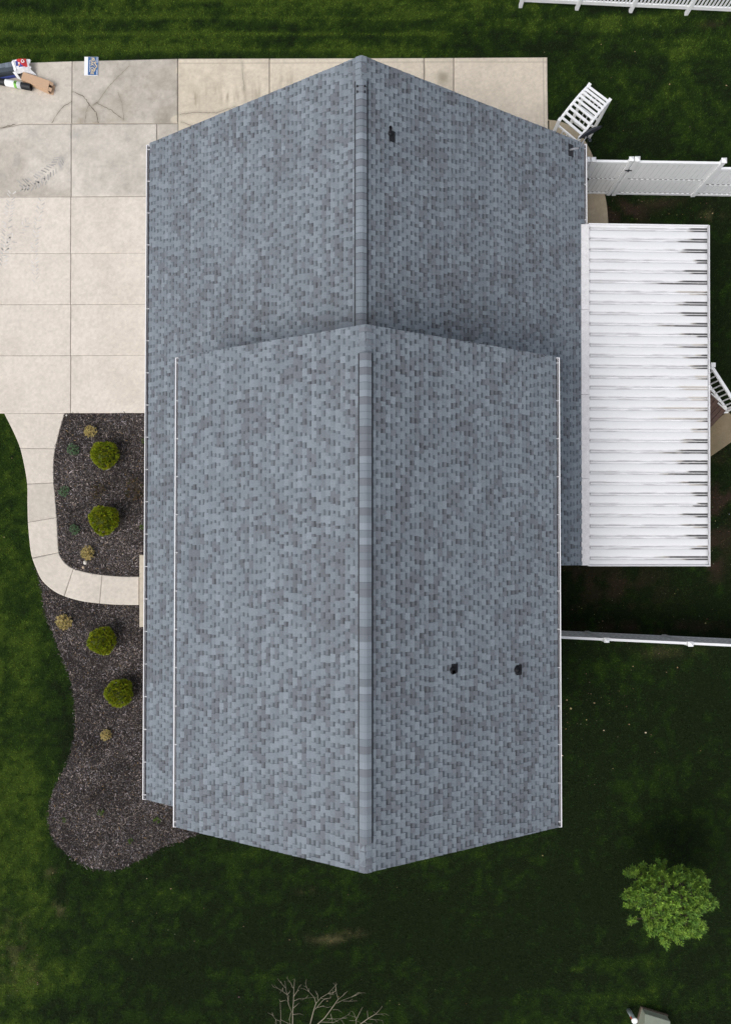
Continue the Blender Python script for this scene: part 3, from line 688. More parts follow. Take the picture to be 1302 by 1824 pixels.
# ------------------------------------------------------------------ deck and stair under the cover
Bn = at(1289, 734, .05); Pn = at(1266.5, 653, 1.5)
Pn = Vector((Pn.x, Pn.y, 0)); Bn = Vector((Bn.x, Bn.y, 0)); dd = (Bn-Pn); DL = dd.length; dd.normalize(); wv = Vector((dd.y, -dd.x, 0))   # across the stair, to the lower left
if wv.x > 0: wv = -wv
dk = empty('deck', (7.5, 2.0, 0), 'low brown wooden deck with white railed stair beyond the patio cover', 'deck')
fm = MB(); hz_ = .60; nb_ = 28
for i in range(nb_):
    xa = 5.52+(Pn.x-.15-5.52)*i/nb_; xb_ = 5.52+(Pn.x-.15-5.52)*(i+1)/nb_-.008; fm.box((xa, 0.2, hz_-.03), (xb_, Pn.y+.2, hz_))
fm.box((5.55, .22, .05), (Pn.x-.17, Pn.y+.18, hz_-.032)); fm.build('deck_floor', M_deck, dk)
SW = 1.5; nst = 4
for i in range(nst):
    sm_ = MB(); z = hz_*(nst-i)/(nst+0)-.0; z = hz_-(i)*.145
    a0 = Pn+dd*(DL*(i-.1)/nst); a1 = Pn+dd*(DL*(i+1-.1)/nst+.03)
    vs = [a0, a1, a1+wv*SW, a0+wv*SW]; n_ = 3
    for j in range(n_):
        p0 = a0+(a1-a0)*(j/n_); p1 = a0+(a1-a0)*((j+1)/n_-.03); q = [p0, p1, p1+wv*SW, p0+wv*SW]
        sm_.mesh([(v.x, v.y, z-.035) for v in q]+[(v.x, v.y, z) for v in q], [(0,1,2,3),(4,5,6,7),(0,1,5,4),(1,2,6,5),(2,3,7,6),(3,0,4,7)])
    sm_.mesh([(v.x, v.y, .02) for v in vs]+[(v.x, v.y, z-.036) for v in vs], [(0,1,5,4),(1,2,6,5),(2,3,7,6),(3,0,4,7)])
    sm_.build('step', M_deck, dk)
# white saw-tooth skirt board along the stair
sk = MB(); o1 = -wv*.02
for i in range(nst):
    a0 = Pn+dd*(DL*(i-.1)/nst)+o1; a1 = Pn+dd*(DL*(i+.9)/nst+.03)+o1; z = hz_-i*.145+.03
    sk.bar((a0.x, a0.y, z/2), (a1.x, a1.y, z/2), .03, z)
sk.build('stringer', M_vinyl, dk)
rl_ = MB(); oo = -wv*.06
def rp(t, z): p = Pn+dd*DL*t+oo; return Vector((p.x, p.y, z))
rail = MB(); rail.bar(rp(0, 1.40), rp(1, .70), .085, .05); rail.bar(rp(0, .70), rp(1, .16), .06, .045); ro = rail.build('railing', M_vinyl, dk)
for k_ in range(1, 9):
    b = MB(); t = k_/9; b.bar(rp(t, .70-.54*t), rp(t, 1.39-.70*t), .032, .032); b.build('baluster', M_vinyl, ro)
for t, zt, zb in ((0, 1.50, .0), (1, .82, .0)):
    b = MB(); p = rp(t, 0); b.box((p.x-.05, p.y-.05, zb), (p.x+.05, p.y+.05, zt)); b.box((p.x-.065, p.y-.065, zt), (p.x+.065, p.y+.065, zt+.03))
    if t: b.box((p.x-.08, p.y-.08, .02), (p.x+.08, p.y+.08, .07))
    b.build('newel_post', M_vinyl, ro)

# ------------------------------------------------------------------ fences
def post(parent, p, h, w_=.125):
    m_ = MB(); m_.box((p.x-w_/2, p.y-w_/2, 0), (p.x+w_/2, p.y+w_/2, h)); o_ = m_.build('post', M_vinyl, parent, bevel=.006)
    c = MB(); k_ = w_/2+.012; c.box((p.x-k_, p.y-k_, h), (p.x+k_, p.y+k_, h+.03))
    c.mesh([(p.x-k_,p.y-k_,h+.03),(p.x+k_,p.y-k_,h+.03),(p.x+k_,p.y+k_,h+.03),(p.x-k_,p.y+k_,h+.03),(p.x,p.y,h+.075)], [(0,1,4),(1,2,4),(2,3,4),(3,0,4)])
    c.build('post_cap', M_vinyl, o_)
M_seam_shade = mat('vinyl_seam_shade', (.56,.57,.58), .6)  # grey backing sheet paints the shade in the grooves between white boards
M_slot = mat('slot_dark', (.05,.05,.055), .7)
def privacy_panel(parent, a, b, h, side, name='panel', mid=.85, slots=True, pw=.15, pitchslot=1):
    """tongue and groove boards between a and b; side = +1/-1 picks the face that carries the visible rails"""
    m_ = MB(); d = (b-a); L = d.length; d.normalize(); nrm = Vector((-d.y, d.x, 0)); n = max(2, int(L/pw)); s_ = L/n
    def bb(u0, u1, w0, w1, z0, z1, mi=0):
        vs = []
        for z in (z0, z1):
            for (u, w__) in ((u0,w0),(u1,w0),(u1,w1),(u0,w1)): p = a+d*u+nrm*w__; vs.append((p.x, p.y, z))
        m_.mesh(vs, [(3,2,1,0),(4,5,6,7),(0,1,5,4),(1,2,6,5),(2,3,7,6),(3,0,4,7)], mi)
    bb(0, L, -.005, .005, .1, h-.03, 2)
    for i in range(n):
        bb(i*s_+.009, (i+1)*s_-.009, -.013, .013, .1, h-.04)
    bb(0, L, -.035, .035, h-.09, h); bb(0, L, -.032, .032, .03, .12); bb(0, L, -.022, .022, mid-.02, mid+.02)
    if slots:
        for i in range(n):
            if i % pitchslot == 0:
                w0, w1 = (.0125, .0155) if side > 0 else (-.0155, -.0125)
                bb(i*s_+.04, (i+1)*s_-.035, w0, w1, mid+.0205, mid+.05, 1); bb(i*s_+.04, (i+1)*s_-.035, w0, w1, .1205, .145, 1)
    return m_.build(name, [M_vinyl, M_slot, M_seam_shade], parent)
# fence with the gate, right of the roof
f0, f1 = at(1010, 344.2, 0), at(1302, 349, 0); fd_ = (f1-f0).normalized()
def onf(px): t = (px-1010)/(1302-1010); return f0+(f1-f0)*t
gf = empty('vinyl_fence', onf(1160), 'tall white vinyl privacy fence running right from the gate beside the roof corner', 'fence')
post(gf, onf(1092), 1.86); post(gf, onf(1232.5), 1.86); post(gf, onf(1375), 1.86); post(gf, onf(1012), 1.80)
privacy_panel(gf, onf(1096), onf(1229), 1.76, -1); privacy_panel(gf, onf(1236), onf(1371), 1.50, -1, mid=.62)
gt_ = empty('gate', onf(1050), 'white vinyl gate with black latch between roof edge and fence post', 'gate')
post(gt_, onf(1022), 1.80, .11); post(gt_, onf(1082.5), 1.86, .11)
privacy_panel(gt_, onf(1025), onf(1079), 1.76, -1, 'gate_panel', pw=.13)
lt = MB(); q = onf(1087); lt.box((q.x-.10, q.y-.09, 1.425), (q.x+.10, q.y-.07, 1.448)); lt.box((q.x-.012, q.y-.11, 1.39), (q.x+.012, q.y-.07, 1.48)); lt.build('latch', M_black, gt_)
hg = MB(); q = onf(1024); hg.box((q.x-.05, q.y-.09, .9), (q.x+.12, q.y-.065, .96)); hg.build('hinge', M_black, gt_)
# lower fence (right of the upper roof)
g0, g1 = at(985, 1124.3, 0), at(1302, 1139.2, 0)
def ong(px): t = (px-985)/(1302-985); return g0+(g1-g0)*t
lf = empty('vinyl_fence', ong(1140), 'white vinyl privacy fence on dark grass below the patio cover', 'fence')
for px in (900, 1044, 1181, 1318): post(lf, ong(px), 1.74, .12)
for a_, b_ in ((903,1041),(1047,1178),(1184,1315)): privacy_panel(lf, ong(a_), ong(b_), 1.62, 1, mid=.80, pw=.16)
# picket fence along the top edge
h0_, h1_ = at(926, 11.5, 0), at(1221, 25.2, 0)
def onh(px): t = (px-926)/(1221-926); return h0_+(h1_-h0_)*t
pf = empty('picket_fence', onh(1100), 'white picket fence crossing the lawn at the top right corner', 'fence')
pps = [926.5, 1026.5, 1122, 1221, 1321]
for px in pps: post(pf, onh(px), 1.25, .11)
for a_, b_ in zip(pps[:-1], pps[1:]):
    a = onh(a_); b = onh(b_); m_ = MB()
    for z in (.27, 1.05): m_.bar((a.x, a.y, z), (b.x, b.y, z), .05, .12)
    n = 15
    for i in range(n):
        p = a+(b-a)*((i+.5)/n); m_.box((p.x-.027, p.y-.014, .331), (p.x+.027, p.y+.014, .989)); m_.box((p.x-.027, p.y-.014, 1.111), (p.x+.027, p.y+.014, 1.18))
    m_.build('picket_panel', M_vinyl, pf)

# ------------------------------------------------------------------ garden arbor by the roof corner
zt = 1.66
cA = at(1047.5, 154, zt); cB = at(1083.5, 181, zt); cC = at(995, 216, zt); cD = at(1031.5, 247, zt)
ar = empty('garden_arbor', ((cA.x+cD.x)/2, (cA.y+cD.y)/2, 0), 'white slatted garden arbor standing on lawn at the roof corner', 'arbor')
up = Vector((0,0,1))
def arch(a, b, nme):
    m_ = MB(); n = 12; pr = None
    for i in range(n+1):
        t = i/n; p = a+(b-a)*(-.02+1.04*t); p.z = zt+.16*math.sin(math.pi*t)
        if pr is not None: m_.bar(pr, p, .07, .09)
        pr = p
    return m_.build(nme, M_vinyl, ar)
arch(cA, cC, 'arch_beam'); arch(cB, cD, 'arch_beam')
for k_, p in enumerate((cA, cB, cC, cD)):
    m_ = MB(); m_.bar((p.x, p.y, 0), (p.x, p.y, zt+.05), .09, .09, up=(cB-cA).normalized()); m_.bar((p.x, p.y, zt+.052), (p.x, p.y, zt+.085), .095, .095, up=(cB-cA).normalized()); m_.build('post', M_vinyl, ar)
for i in range(9):
    t = (i+.45)/9; a = cA+(cC-cA)*t; b = cB+(cD-cB)*t; z = zt+.03+.16*math.sin(math.pi*t); e_ = (b-a).normalized()*.03
    m_ = MB(); m_.bar((a.x-e_.x, a.y-e_.y, z+.03), (b.x+e_.x, b.y+e_.y, z+.03), .062, .03); m_.build('slat', M_vinyl, ar)
for a, b in ((cA, cB), (cC, cD)):
    m_ = MB()
    for z in (.12, .45, .80, 1.15, 1.5): m_.bar((a.x, a.y, z), (b.x, b.y, z), .035, .06)
    for t in (.3, .5, .7):
        p = a+(b-a)*t; m_.bar((p.x, p.y, .15), (p.x, p.y, .77), .028, .028); m_.bar((p.x, p.y, 1.18), (p.x, p.y, 1.47), .028, .028)
    m_.build('side_lattice', M_vinyl, ar)

# ------------------------------------------------------------------ satellite dish
pm = at(1017, 268, 2.95); zz = 2.95
for _ in range(6): pm = at(1017, 268, zz); zz = roof_z(R1, pm.x)
sdh = empty('satellite_dish', (pm.x, pm.y, zz), 'dark satellite dish on a pale bent arm at the roof corner', 'satellite dish')
m_ = MB()
def onR(x, y, k_=.026): return (x, y, roof_z(R1, x)+k_)
xa, xb_ = at(1011, 268, 3).x, at(1021.5, 268, 3).x; ya_, yb2 = at(1017, 278.5, 3).y, at(1017, 257, 3).y
m_.quad(onR(xa, ya_), onR(xb_, ya_), onR(xb_, yb2), onR(xa, yb2)); m_.quad(onR(xa, ya_, .01), onR(xb_, ya_, .01), onR(xb_, ya_), onR(xa, ya_)); m_.build('roof_pad', M_mount, sdh)
b_ = MB(); fx = at(1014.5, 267, zz+.05); b_.tube([fx, at(1020, 265.5, zz+.12), at(1030, 263.5, zz+.22), at(1035, 261, zz+.34), at(1037.5, 253, zz+.48), at(1044, 244, zz+.62)], .027, 10)
b_.bar(at(1014, 261.5, zz+.03), at(1014, 272, zz+.03), .05, .025); b_.build('arm', M_grey, sdh, True)
# reflector: shallow bowl seen edge on
c0 = at(1051, 236, 3.62); ax_e = (at(1072, 225, 3.66)-at(1033, 244, 3.58)); rad_l = ax_e.length/2; ax_e.normalize()
vw = (c0-Vector((0, 0, CAMH))).normalized(); nz_ = ax_e.cross(vw).normalized()
if nz_.y > 0: nz_ = -nz_
nz_ = (nz_-vw*.16).normalized(); up2 = nz_.cross(ax_e).normalized()
d_ = MB(); nr, ns = 5, 28; ring = [[c0+nz_*(-.07)]]
vs = [c0-nz_*.07]; fs = []
for i in range(1, nr+1):
    r_ = i/nr
    for k_ in range(ns):
        a_ = 2*math.pi*k_/ns; vs.append(c0+ax_e*rad_l*r_*math.cos(a_)+up2*rad_l*.92*r_*math.sin(a_)+nz_*(-.07+.07*r_*r_))
for k_ in range(ns): fs.append((0, 1+k_, 1+(k_+1) % ns))
for i in range(1, nr):
    for k_ in range(ns): a1 = 1+(i-1)*ns+k_; a2 = 1+(i-1)*ns+(k_+1) % ns; fs.append((a1, a1+ns, a2+ns, a2))
d_.mesh(vs, fs); ref = d_.build('reflector', M_dish, sdh, True); sdm = ref.modifiers.new('t', 'SOLIDIFY'); sdm.thickness = .02; sdm.offset = 0
l_ = MB(); lb = c0-up2*rad_l*.85; l_.tube([lb, lb+nz_*.10-up2*.0, lb+nz_*.16+up2*.08], .012, 8); l_.tube([lb+nz_*.16+up2*.08, lb+nz_*.14+up2*.12], .035, 12)
l_.build('feed_arm', M_dish, sdh)
cb = MB(); cb.tube([at(1050, 242, 3.3), at(1046, 252, 2.9), at(1046.5, 268, 2.4), at(1044, 290, 1.6)], .006, 6); cb.build('cable', M_black, sdh)

# ------------------------------------------------------------------ roofing goods on the driveway
def txt(s_, size, loc, rotz, mat_, name, parent, extr=.0015, rx=0):
    cu = bpy.data.curves.new(name, 'FONT'); cu.body = s_; cu.size = size; cu.align_x = 'CENTER'; cu.align_y = 'CENTER'; cu.extrude = extr; cu.offset = size*.012
    t_ = bpy.data.objects.new(name, cu); col.objects.link(t_); bpy.context.view_layer.update()
    me = bpy.data.meshes.new_from_object(t_.evaluated_get(bpy.context.evaluated_depsgraph_get())); bpy.data.objects.remove(t_)
    me.materials.clear(); me.materials.append(mat_); o_ = bpy.data.objects.new(name, me); col.objects.link(o_)
    o_.parent = parent; o_.location = Vector(loc)-gloc(parent); o_.rotation_euler = (rx, 0, rotz); return o_
# yard sign
s0, s1, s2, s3 = at(151, 101, .07), at(175.8, 101.3, .07), at(175.3, 134.3, .07), at(150.5, 134, .07)
sg = empty('yard_sign', (s0+s2)/2, 'blue and white company sign lying flat on the driveway edge', 'sign'); sg.location.z = .05
def lerp4(u, v, z): p = (s0*(1-u)+s1*u)*(1-v)+(s3*(1-u)+s2*u)*v; return Vector((p.x, p.y, z))
def signrect(u0, u1, v0, v1, z0, z1, m, name):
    b = MB(); q = [(u0,v0),(u1,v0),(u1,v1),(u0,v1)]
    b.mesh([lerp4(u_, v_, z0) for u_, v_ in q]+[lerp4(u_, v_, z1) for u_, v_ in q], [(0,1,2,3),(7,6,5,4),(0,1,5,4),(1,2,6,5),(2,3,7,6),(3,0,4,7)]); return b.build(name, m, sg)
signrect(0, 1, 0, 1, .055, .068, M_signw, 'board'); signrect(.27, .985, .01, .985, .0682, .0705, M_signb, 'printed_field')
signrect(.90, .935, .03, .32, .0706, .073, M_signw, 'printed_line'); signrect(.90, .935, .70, .97, .0706, .073, M_signw, 'printed_line')
W_ = (s1-s0).length; H_ = (s3-s0).length
c_ = lerp4(.565, .5, .0725); o = txt('PEAK ONE', W_*.27, c_, -math.pi/2, M_gold, 'lettering', sg); o.scale = (1, 1.0, 1)
wd0 = o.dimensions.x if o.dimensions.x > 0 else W_*1.2
bpy.context.view_layer.update(); sc_ = (H_*.90)/max(o.dimensions.x, .01); o.scale = (sc_, 1.15, 1)
c_ = lerp4(.40, .5, .0725); o = txt('ROOFING', W_*.085, c_, -math.pi/2, M_signw, 'lettering', sg); bpy.context.view_layer.update(); o.scale = ((H_*.62)/max(o.dimensions.x, .01), 1, 1)
mt_ = MB()
def stroke(pts, wdt):
    for a, b in zip(pts[:-1], pts[1:]): mt_.bar(lerp4(a[0], a[1], .072), lerp4(b[0], b[1], .072), wdt, .003)
stroke([(.69,.07),(.83,.30),(.80,.36)], .016); stroke([(.72,.28),(.79,.40),(.92,.50),(.72,.69)], .026); stroke([(.82,.60),(.76,.74),(.68,.80)], .022); stroke([(.76,.50),(.70,.50)], .02)
mt_.build('mountain_emblem', M_gold, sg)
# shingle bundle with torn wrapper
zt_ = .30
b0 = at(33, 118, zt_); ang_b = math.atan2((at(-60, 129.5, zt_)-at(33, 113, zt_)).y, (at(-60, 129.5, zt_)-at(33, 113, zt_)).x)
bc_ = at(0, 121.5, zt_); bd = empty('shingle_bundle', (bc_.x, bc_.y, .05), 'grey shingle bundles stacked on the driveway, end in torn white and red wrapper', 'shingles')
ux = Vector((-math.cos(ang_b), -math.sin(ang_b), 0)); uy = Vector((-ux.y, ux.x, 0))
def BP(a, b, z): p = bc_+ux*a+uy*b; return Vector((p.x, p.y, z))
def bbx(mb, a0, a1, b0, b1, z0, z1, mi=0, c4=None):
    q = [(a0,b0),(a1,b0),(a1,b1),(a0,b1)]
    mb.mesh([BP(a, b, z0) for a, b in q]+[BP(a, b, z1) for a, b in q], [(3,2,1,0),(4,5,6,7),(0,1,5,4),(1,2,6,5),(2,3,7,6),(3,0,4,7)], mi, c4)
sb = MB(); rr = random.Random(5)
for i in range(14):
    z0 = .055+i*.0175; o_ = rr.uniform(-.012, .012); k_ = rr.uniform(.8, 1.1); bbx(sb, -.75+o_, .50+o_, -.14+rr.uniform(-.008, .008), .13, z0, z0+.0165, 0, (.065*k_, .078*k_, .092*k_))
for i in range(12):
    a = -.75+i*.104; k_ = rr.uniform(.75, 1.15); bbx(sb, a, a+.10, rr.choice((-.02, 0.0, -.05)), .13, .3005, .306, 0, (.17*k_, .20*k_, .24*k_))
sb.build('shingle_stack', M_cap, bd)
bl = MB(); bbx(bl, -.6, .42, -.19, -.145, .052, .12); bl.build('blue_band', M_blue, bd)
wr = MB(); rr = random.Random(8); na, nb2 = 12, 8; g_ = []
for i in range(na+1):
    row = []
    for j in range(nb2+1):
        a = .44+.50*i/na; b = -.19+.40*j/nb2; e_ = abs(j/nb2-.5)*2
        z = .325-.10*max(0, (i/na-.55))*2-.16*max(0, e_-.8)*4+rr.uniform(-.006, .006)
        b += rr.uniform(-.005, .005); a += rr.uniform(-.006, .006)
        if i in (0, na): a += rr.uniform(-.03, .03)
        row.append(BP(a, b, z))
    g_.append(row)
for i in range(na):
    for j in range(nb2):
        mi = 0
        if 3 <= i <= 9 and 2 <= j <= 7 and (i-3) >= (6-j): mi = 1
        if (i in (2, 3) and j in (3, 4, 5)) or (i in (4, 5, 6) and j == 2): mi = 2
        if i == 5 and j == 3: mi = 2
        if i in (4,) and j == 3: mi = 3
        wr.quad(g_[i][j], g_[i+1][j], g_[i+1][j+1], g_[i][j+1], mi)
wo_ = wr.build('wrapper', [M_plastic, M_red, M_blue, M_orange], bd, False); s_ = wo_.modifiers.new('t', 'SOLIDIFY'); s_.thickness = .004
wt = MB(); wt.face([BP(.60,-.15,.28), BP(.92,-.12,.18), BP(1.04,-.26,.07), BP(.82,-.22,.12)]); wt.face([BP(.36,-.15,.25), BP(.46,-.16,.27), BP(.52,-.30,.06), BP(.42,-.26,.08)]); wt.face([BP(.40,.12,.31), BP(.44,-.18,.31), BP(.52,-.18,.345), BP(.47,.14,.345)])
w2 = wt.build('wrapper_flap', M_plastic, bd); s_ = w2.modifiers.new('t', 'SOLIDIFY'); s_.thickness = .004
lp = BP(.76, .05, .345); txt('G', .15, lp, math.atan2(ux.y, ux.x)+.35, M_plastic, 'lettering', bd, .004)
# underlayment roll
ra, rb = at(-45, 137, .16), at(56, 155.5, .16); dr_ = (rb-ra).normalized()
rl = empty('underlayment_roll', ((ra+rb)/2).to_tuple()[:2]+(.05,), 'black roll with white and green paper label lying beside the cardboard box', 'roll')
m_ = MB(); m_.tube([ra, rb], .095, 28, cap=False); m_.tube([ra, rb], .045, 20, cap=False)
for e_ in (ra, rb):
    a_ = Vector((-dr_.y, dr_.x, 0)); 
    for k_ in range(28):
        t0, t1 = 2*math.pi*k_/28, 2*math.pi*(k_+1)/28; f_ = lambda t, r_: e_+a_*r_*math.cos(t)+up*r_*math.sin(t)
        m_.quad(f_(t0,.095), f_(t1,.095), f_(t1,.045), f_(t0,.045))
m_.build('roll_body', M_black, rl)
def sleeve(px0, px1, m, r_, nm):
    t0 = (px0+45)/101.; t1 = (px1+45)/101.; b = MB(); b.tube([ra+(rb-ra)*t0, ra+(rb-ra)*t1], r_, 28); return b.build(nm, m, rl, True)
sleeve(11.5, 39.5, M_paper, .0975, 'paper_label'); sleeve(27.8, 32.5, M_green, .0995, 'printed_band')
for i, px in enumerate((28.9, 30.8)):
    b = MB(); t0 = (px+45)/101.; p = ra+(rb-ra)*t0; b.bar(p+up*.0995-Vector((-dr_.y, dr_.x, 0))*.03, p+up*.0995+Vector((-dr_.y, dr_.x, 0))*.03, .02, .004); b.build('printed_mark', M_black, rl)
# cardboard carton
q0, q1, q2, q3 = at(42.5, 128.5, .22), at(89.5, 144.5, .22), at(86, 161.5, .22), at(38.5, 141, .22)
bx_ = empty('cardboard_box', ((q0+q2)/2).to_tuple()[:2]+(.05,), 'long tan cardboard box open at one end on the driveway', 'box')
m_ = MB(); qq = [q0, q1, q2, q3]; lo_ = [Vector((q.x, q.y, .052)) for q in qq]
th = .012
for i in (0, 2, 3): 
    a, b = qq[i], qq[(i+1) % 4]; m_.quad(lo_[i], lo_[(i+1) % 4], b, a)
m_.quad(*qq); m_.quad(*lo_)
o = m_.build('carton', M_card, bx_); s_ = o.modifiers.new('t', 'SOLIDIFY'); s_.thickness = .01; s_.offset = -1
dq = (q1-q0).normalized(); wq = (q3-q0).normalized()
fl_ = MB(); fl_.quad(q1, q1+dq*.10-up*.05-wq*0, q1+dq*.10-up*.05+wq*.10, q1+wq*.10); fl_.quad(q2-wq*.12, q2-wq*.12+dq*.09-up*.02, q2+dq*.09-up*.03, q2); fl_.quad(lo_[1]+up*.01, lo_[1]+dq*.10+up*.005, lo_[2]+dq*.10+up*.005, lo_[2]+up*.01)
o = fl_.build('flap', M_card, bx_); s_ = o.modifiers.new('t', 'SOLIDIFY'); s_.thickness = .006
ins = MB(); ins.bar(q1*.97+q2*.03-up*.09-dq*.03+wq*.05, q2-up*.09-dq*.03-wq*.03, .02, .11); ins.build('open_end_dark', M_black, bx_)  # added black bar makes the inside of the open end read dark
pr = MB()
for a, b, c, d in ((.12,.28,.19,.45),(.35,.30,.62,.34),(.35,.45,.58,.49),(.66,.28,.68,.75),(.12,.80,.20,.88),(.80,.55,.92,.66),(.36,.62,.60,.65)):
    P_ = lambda u_, v_: q0+(q1-q0)*u_+(q3-q0)*v_+up*.002
    pr.quad(P_(a, b), P_(c, b), P_(c, d), P_(a, d))
pr.build('printing', M_cardd, bx_)

# ------------------------------------------------------------------ plants
def leafcard(mb, p, d, L, W, c, up_=None):
    d = d.normalized(); r_ = Vector((random.uniform(-1,1), random.uniform(-1,1), random.uniform(-1,1))); s_ = d.cross(r_).normalized()*W
    mb.face([p-s_*.3, p+d*L*.5-s_, p+d*L, p+d*L*.5+s_, p+s_*.3], 0, c)
def round_shrub(seed, r=.43):
    random.seed(seed); root = empty('round_shrub', (0,0,0)); mb = MB(); ph_ = [random.uniform(0, 6) for _ in range(6)]
    tufts = []
    for i in range(430):
        zc = random.uniform(-.25, 1); a = random.uniform(0, 2*math.pi); s_ = math.sqrt(1-zc*zc); n = Vector((s_*math.cos(a), s_*math.sin(a), zc))
        rr_ = r*(1+.05*math.sin(3*a+ph_[0])+.05*math.sin(5*a+ph_[1]+3*zc)+random.uniform(-.10, .03)); tufts.append((n, rr_))
    for n, rr_ in tufts:
        c0 = random.uniform(.55, 1.15); yl = random.random()
        for k_ in range(26):
            d = (n*1.0+Vector((random.gauss(0,.5), random.gauss(0,.5), random.gauss(.25,.4)))).normalized()
            p = Vector((n.x*rr_*.86, n.y*rr_*.86, r*.82+n.z*rr_*.82))+d*random.uniform(0, .02)
            k2 = c0*random.uniform(.5, 1.35); leafcard(mb, p, d, random.uniform(.035, .075), random.uniform(.004, .009), (.31*k2*(.85+.35*yl), .375*k2, .016*k2))
    mb.build('foliage', M_leaf, root); m2 = MB(); m2.tube([(0,0,0),(0,0,r*.4),(0,0,r*.8)], [.03,.025,.01], 8)
    for i in range(14):
        a = random.uniform(0, 6.28); m2.tube([(0,0,.1+.1*random.random()),(math.cos(a)*r*.4, math.sin(a)*r*.4, r*.6),(math.cos(a)*r*.75, math.sin(a)*r*.75, r*random.uniform(.6,1.2))], [.012,.008,.003], 5, cap=False)
    core = []; 
    m2.build('stem', M_bark2, root)
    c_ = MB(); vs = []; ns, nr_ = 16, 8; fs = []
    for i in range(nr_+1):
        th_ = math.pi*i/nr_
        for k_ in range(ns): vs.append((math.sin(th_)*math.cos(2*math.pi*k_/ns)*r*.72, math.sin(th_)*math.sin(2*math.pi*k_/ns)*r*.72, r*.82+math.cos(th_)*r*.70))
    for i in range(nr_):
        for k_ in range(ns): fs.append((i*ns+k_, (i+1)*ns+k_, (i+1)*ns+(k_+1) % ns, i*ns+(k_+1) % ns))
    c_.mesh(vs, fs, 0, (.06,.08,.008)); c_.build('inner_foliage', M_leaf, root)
    return root
rs = round_shrub(21); rs2 = round_shrub(22)
labs = ['round bright green shrub nearest the driveway in the upper mulch bed', 'round green shrub lower down in the upper mulch bed, just above the walk bend', 'round green shrub just below the curved walk in the lower mulch bed', 'lowest round green shrub, beside the gutter in the lower mulch bed']
for i, (px, py, s_, rz) in enumerate(((187.5,810,1.0,.3),(186.5,926,1.06,1.9),(182.5,1141,1.0,3.0),(213,1234,1.0,4.4))):
    o = (rs, rs2)[i % 2] if i < 2 else copy_tree((rs, rs2)[i % 2])
    p = at(px, py, .35); o.location = (p.x, p.y, .0); o.scale = (s_, s_, .95*s_); o.rotation_euler.z = rz; tag(o, labs[i], 'shrub', 'round green shrubs in the mulch beds')
def twig_shrub(name, seed, r, h, cols, n, L=(.02,.05), W=(.004,.01), twc=M_bark2):
    random.seed(seed); root = empty(name, (0,0,0)); m2 = MB(); mb = MB()
    for i in range(n):
        a = random.uniform(0, 6.28); q = random.random()**.5*r; hh = h*(1-.45*(q/r)**2)*random.uniform(.7, 1.05); tip = Vector((math.cos(a)*q, math.sin(a)*q, hh))
        m2.tube([(0,0,0), (tip.x*.55, tip.y*.55, hh*.6), tuple(tip)], [.006,.004,.002], 4, cap=False)
        for k_ in range(16):
            c = random.choice(cols); k2 = random.uniform(.6, 1.25); d = Vector((random.gauss(0,1), random.gauss(0,1), abs(random.gauss(.3,.8)))).normalized()
            leafcard(mb, tip+d*random.uniform(-.02, .02), d, random.uniform(*L), random.uniform(*W), tuple(q_*k2 for q_ in c))
    m2.build('twigs', twc, root); mb.build('foliage', M_leaf, root); return root
tan = [(.62,.49,.20),(.54,.42,.17),(.70,.57,.28),(.42,.38,.12)]; sage = [(.15,.26,.13),(.18,.29,.17),(.11,.20,.09)]; rus = [(.065,.055,.025),(.06,.075,.022),(.10,.055,.035),(.18,.11,.05)]; weed = [(.10,.19,.02),(.13,.22,.03)]
T1 = twig_shrub('dry_shrub', 31, .2, .22, tan, 85); T2 = twig_shrub('sage_plant', 32, .19, .16, sage, 75, (.02,.045), (.003,.006)); T3 = twig_shrub('sparse_shrub', 33, .26, .25, rus, 34, (.02,.045), (.006,.012)); T4 = twig_shrub('weed', 34, .12, .08, weed, 12, (.02,.05), (.003,.006))
def put(proto, lst, cat, group, z=.15):
    for i, (px, py, s_, lab) in enumerate(lst):
        o = proto if i == 0 else copy_tree(proto); p = at(px, py, z); o.location = (p.x, p.y, 0.01); o.scale = (s_, s_, s_); o.rotation_euler.z = 1.3*i; tag(o, lab, cat, group)
put(T1, [(161,768,.95,'small tan dried shrub at the top of the upper bed near driveway'),(156,985,1.05,'tan dried shrub beside two pale stones above the walk bend'),(114.5,1108,1.2,'widest tan dried shrub, by the lawn edge just below the walk'),(188.5,1310,.85,'small tan shrub alone below the lowest round green shrub')], 'shrub', 'dried tan shrubs in the mulch beds')
put(T2, [(131,801,1.0,'grey green low plant left of the top round shrub'),(115,875,.9,'grey green low plant closest to the walk edge, middle of upper bed'),(133,943,.85,'grey green low plant left of the second round shrub')], 'plant', 'grey green plants along the walk edge', .1)
put(T3, [(174,873,.95,'sparse dark brown green shrub between the two round shrubs'),(240,872,1.3,'wider sparse brown shrub close against the lower roof gutter')], 'shrub', 'sparse dark shrubs in the upper bed')
put(T4, [(182,1449,1.1,'dark green weed tuft in the middle of the lowest mulch'),(117,1460,.8,'bright green weed at the left of the lowest mulch'),(281,1457,1.2,'green weed tuft beside the upper roof corner'),(231,1497,.9,'green weed near the bottom lawn edge of the mulch'),(257,788,1.0,'green leaf tuft against the roof gutter beside the top round shrub'),(258,940,1.2,'green leaf tuft against the roof gutter beside the second round shrub')], 'weed', 'small weeds in the mulch beds', .05)
